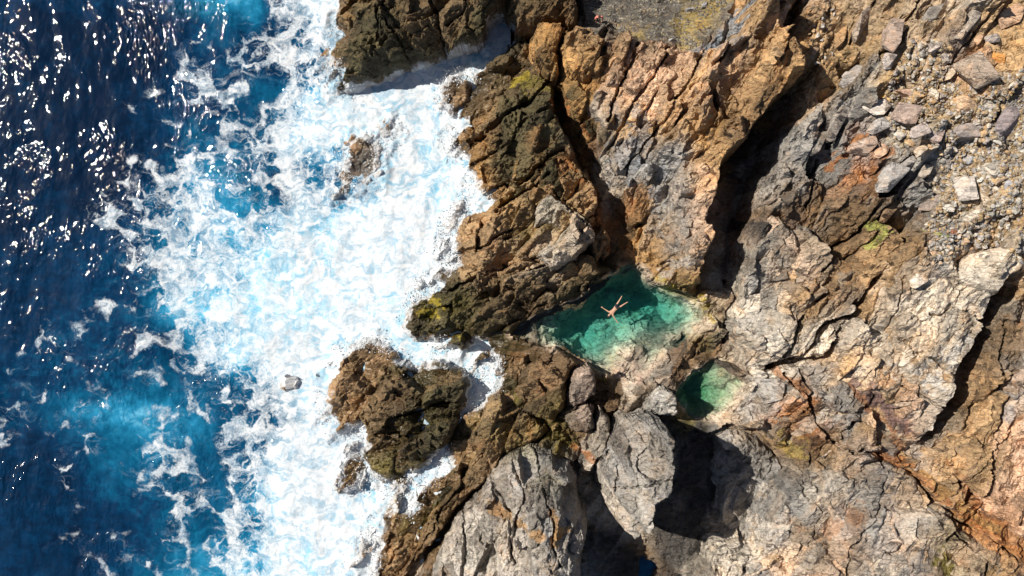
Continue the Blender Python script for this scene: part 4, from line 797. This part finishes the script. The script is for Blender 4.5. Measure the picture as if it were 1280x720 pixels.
# ------------------------------------------------------------------ people
SKIN = plain('skin', (.42, .235, .155), .5); DARKCLOTH = plain('dark_cloth', (.012, .012, .016), .8); PINK = plain('pink_cloth', (.74, .22, .18), .8); HAIR = plain('hair', (.05, .03, .02), .6); WHITE = plain('eye_white', (.7, .7, .68), .3)
def skinned(name, verts, edges, mat, parent=None, root=0, levels=2):
    """one continuous body grown round a skeleton: verts are (position, radius x, radius y)"""
    me = bpy.data.meshes.new(name); me.from_pydata([v[0] for v in verts], edges, []); o = bpy.data.objects.new(name, me); COL.objects.link(o)
    m = o.modifiers.new('skin', 'SKIN'); m.use_smooth_shade = True
    lay = me.skin_vertices[0].data if me.skin_vertices else None
    if lay is None:
        bpy.context.view_layer.objects.active = o; bpy.context.view_layer.update(); lay = me.skin_vertices[0].data
    for i, v in enumerate(verts): lay[i].radius = (v[1], v[2]); lay[i].use_root = (i == root)
    s = o.modifiers.new('sub', 'SUBSURF'); s.levels = s.render_levels = levels
    dg = bpy.context.evaluated_depsgraph_get(); m2 = bpy.data.meshes.new_from_object(o.evaluated_get(dg)); o.modifiers.clear(); o.data = m2; m2.name = name
    m2.materials.clear(); m2.materials.append(mat)
    for p in m2.polygons: p.use_smooth = True
    if parent: o.parent = parent
    return o
def figure(joints, fr, label, shirt=None, z_hair=None):
    """joints: dict of world points; fr: forward (face) direction"""
    J = {k: Vector(v) for k, v in joints.items()}; fr = Vector(fr).normalized()
    V = []; E = []
    def add(p, a, b=None, link=None):
        V.append((tuple(p), a, b or a)); i = len(V) - 1
        if link is not None: E.append((link, i))
        return i
    up = (J['neck'] - J['pelvis']).normalized(); side = up.cross(fr).normalized()
    pel = add(J['pelvis'], .155, .11); wa = add(J['pelvis'].lerp(J['neck'], .40), .13, .095, pel); ch = add(J['pelvis'].lerp(J['neck'], .75), .165, .11, wa); nk = add(J['neck'], .062, .062, ch)
    hd = (J['head'] - J['neck']).normalized(); h1 = add(J['neck'] + hd * .09 + fr * .015, .072, .078, nk); h2_ = add(J['head'] + fr * .01, .082, .098, h1); h3 = add(J['head'] + hd * .085, .06, .07, h2_)
    add(J['head'] + fr * .105 - hd * .01, .016, .018, h2_)                       # nose
    for s in (-1, 1): add(J['head'] + side * s * .085, .014, .026, h2_)          # ears
    for sd_ in ('l', 'r'):
        sh = add(J['sh_' + sd_], .062, .062, ch); el = add(J['el_' + sd_], .043, .043, sh); wr = add(J['wr_' + sd_], .029, .026, el)
        hdv = (J['wr_' + sd_] - J['el_' + sd_]).normalized(); hs = hdv.cross(fr).normalized(); pm = add(J['wr_' + sd_] + hdv * .06, .040, .018, wr)
        for q, (o_, ln) in enumerate(((-.030, .070), (-.010, .082), (.010, .076), (.028, .060))):
            f0 = add(J['wr_' + sd_] + hdv * .105 + hs * o_, .0095, .0095, pm); add(J['wr_' + sd_] + hdv * (.105 + ln * .5) + hs * o_ * 1.2 + fr * .004, .009, .009, f0); add(J['wr_' + sd_] + hdv * (.105 + ln) + hs * o_ * 1.3 - fr * .008, .008, .008, len(V) - 1)
        t0 = add(J['wr_' + sd_] + hdv * .045 + hs * (.045), .011, .011, pm); add(J['wr_' + sd_] + hdv * .085 + hs * .066, .010, .010, t0)
        hp = add(J['hip_' + sd_], .09, .09, pel); kn = add(J['kn_' + sd_], .058, .058, hp); cf = add(J['kn_' + sd_].lerp(J['an_' + sd_], .3), .054, .056, kn); an = add(J['an_' + sd_], .036, .038, cf)
        add(J['toe_' + sd_], .034, .022, an)
    body = skinned('person', V, E, SKIN)
    tag(body, label, 'person')
    hv = [(tuple(J['head'] + hd * .035 - fr * .025), .09, .098), (tuple(J['head'] + hd * .10 - fr * .02), .066, .075), (tuple(J['head'] - hd * .03 - fr * .06), .07, .05)]
    skinned('hair', hv, [(0, 1), (0, 2)], HAIR, body)
    sv = [(tuple(J['pelvis'] + up * .10), .150, .115), (tuple(J['pelvis']), .172, .128)]; se = [(0, 1)]
    for sd_ in ('l', 'r'):
        sv.append((tuple(J['hip_' + sd_]), .108, .108)); se.append((1, len(sv) - 1)); sv.append((tuple(J['hip_' + sd_].lerp(J['kn_' + sd_], .5)), .092, .092)); se.append((len(sv) - 2, len(sv) - 1))
    skinned('swim_shorts', sv, se, DARKCLOTH, body, 1)
    for s in (-1, 1):
        bm = bmesh.new(); bmesh.ops.create_uvsphere(bm, u_segments=8, v_segments=6, radius=.013); me = bpy.data.meshes.new('eye'); bm.to_mesh(me); bm.free(); me.materials.append(WHITE)
        e = bpy.data.objects.new('eye', me); COL.objects.link(e); e.location = J['head'] + fr * .088 + side * s * .033 + hd * .012; e.parent = body
    if shirt:
        tv = [(tuple(J['pelvis'].lerp(J['neck'], .12)), .150, .112), (tuple(J['pelvis'].lerp(J['neck'], .42)), .146, .11), (tuple(J['pelvis'].lerp(J['neck'], .76)), .182, .126), (tuple(J['pelvis'].lerp(J['neck'], .95)), .08, .08)]; te = [(0, 1), (1, 2), (2, 3)]
        for sd_ in ('l', 'r'):
            tv.append((tuple(J['sh_' + sd_]), .078, .078)); te.append((2, len(tv) - 1)); tv.append((tuple(J['sh_' + sd_].lerp(J['el_' + sd_], .75)), .060, .060)); te.append((len(tv) - 2, len(tv) - 1))
        skinned('shirt', tv, te, shirt, body, 2)
    return body
def P(u, v, z): a = to_world(u, v, z); return (a[0], a[1], z)
zw = POOLZ
figure(dict(pelvis=P(770.2, 384.8, zw + .01), neck=P(763.6, 391.6, zw + .05), head=P(761.2, 394.2, zw + .05),
            sh_l=P(761.0, 389.9, zw + .04), el_l=P(757.0, 387.2, zw + .02), wr_l=P(753.6, 385.0, zw + .03), sh_r=P(766.0, 394.2, zw + .04), el_r=P(768.6, 398.2, zw + .02), wr_r=P(771.0, 401.6, zw + .03),
            hip_l=P(769.6, 382.4, zw - .01), kn_l=P(773.4, 377.0, zw + .02), an_l=P(776.6, 371.6, zw + .03), toe_l=P(777.4, 369.8, zw + .10),
            hip_r=P(772.4, 385.2, zw - .01), kn_r=P(778.0, 381.6, zw + .02), an_r=P(783.0, 378.4, zw + .03), toe_r=P(784.8, 377.6, zw + .10)),
       (0, 0, 1), 'person floating in the green pool with arms and legs spread, wearing dark shorts')
zg = 4.0; fx, fy = to_world(747, 27, zg); zg = ground(fx, fy); fx, fy = to_world(747, 27, zg)
def Q(a, b, c): return (fx + a, fy + b, zg + c)
figure(dict(pelvis=Q(0, .12, .88), neck=Q(0, -.05, 1.40), head=Q(0, -.12, 1.54), sh_l=Q(-.19, -.03, 1.34), el_l=Q(-.30, -.12, 1.08), wr_l=Q(-.16, -.32, .92), sh_r=Q(.19, -.03, 1.34), el_r=Q(.30, -.12, 1.08), wr_r=Q(.16, -.32, .92),
            hip_l=Q(-.10, .12, .82), kn_l=Q(-.13, .02, .46), an_l=Q(-.13, .06, .07), toe_l=Q(-.15, -.12, .03), hip_r=Q(.10, .12, .82), kn_r=Q(.13, .02, .46), an_r=Q(.13, .06, .07), toe_r=Q(.15, -.12, .03)),
       (0, -1, -.15), 'person in pink top and dark shorts stooping on the dark gravel ledge', PINK)
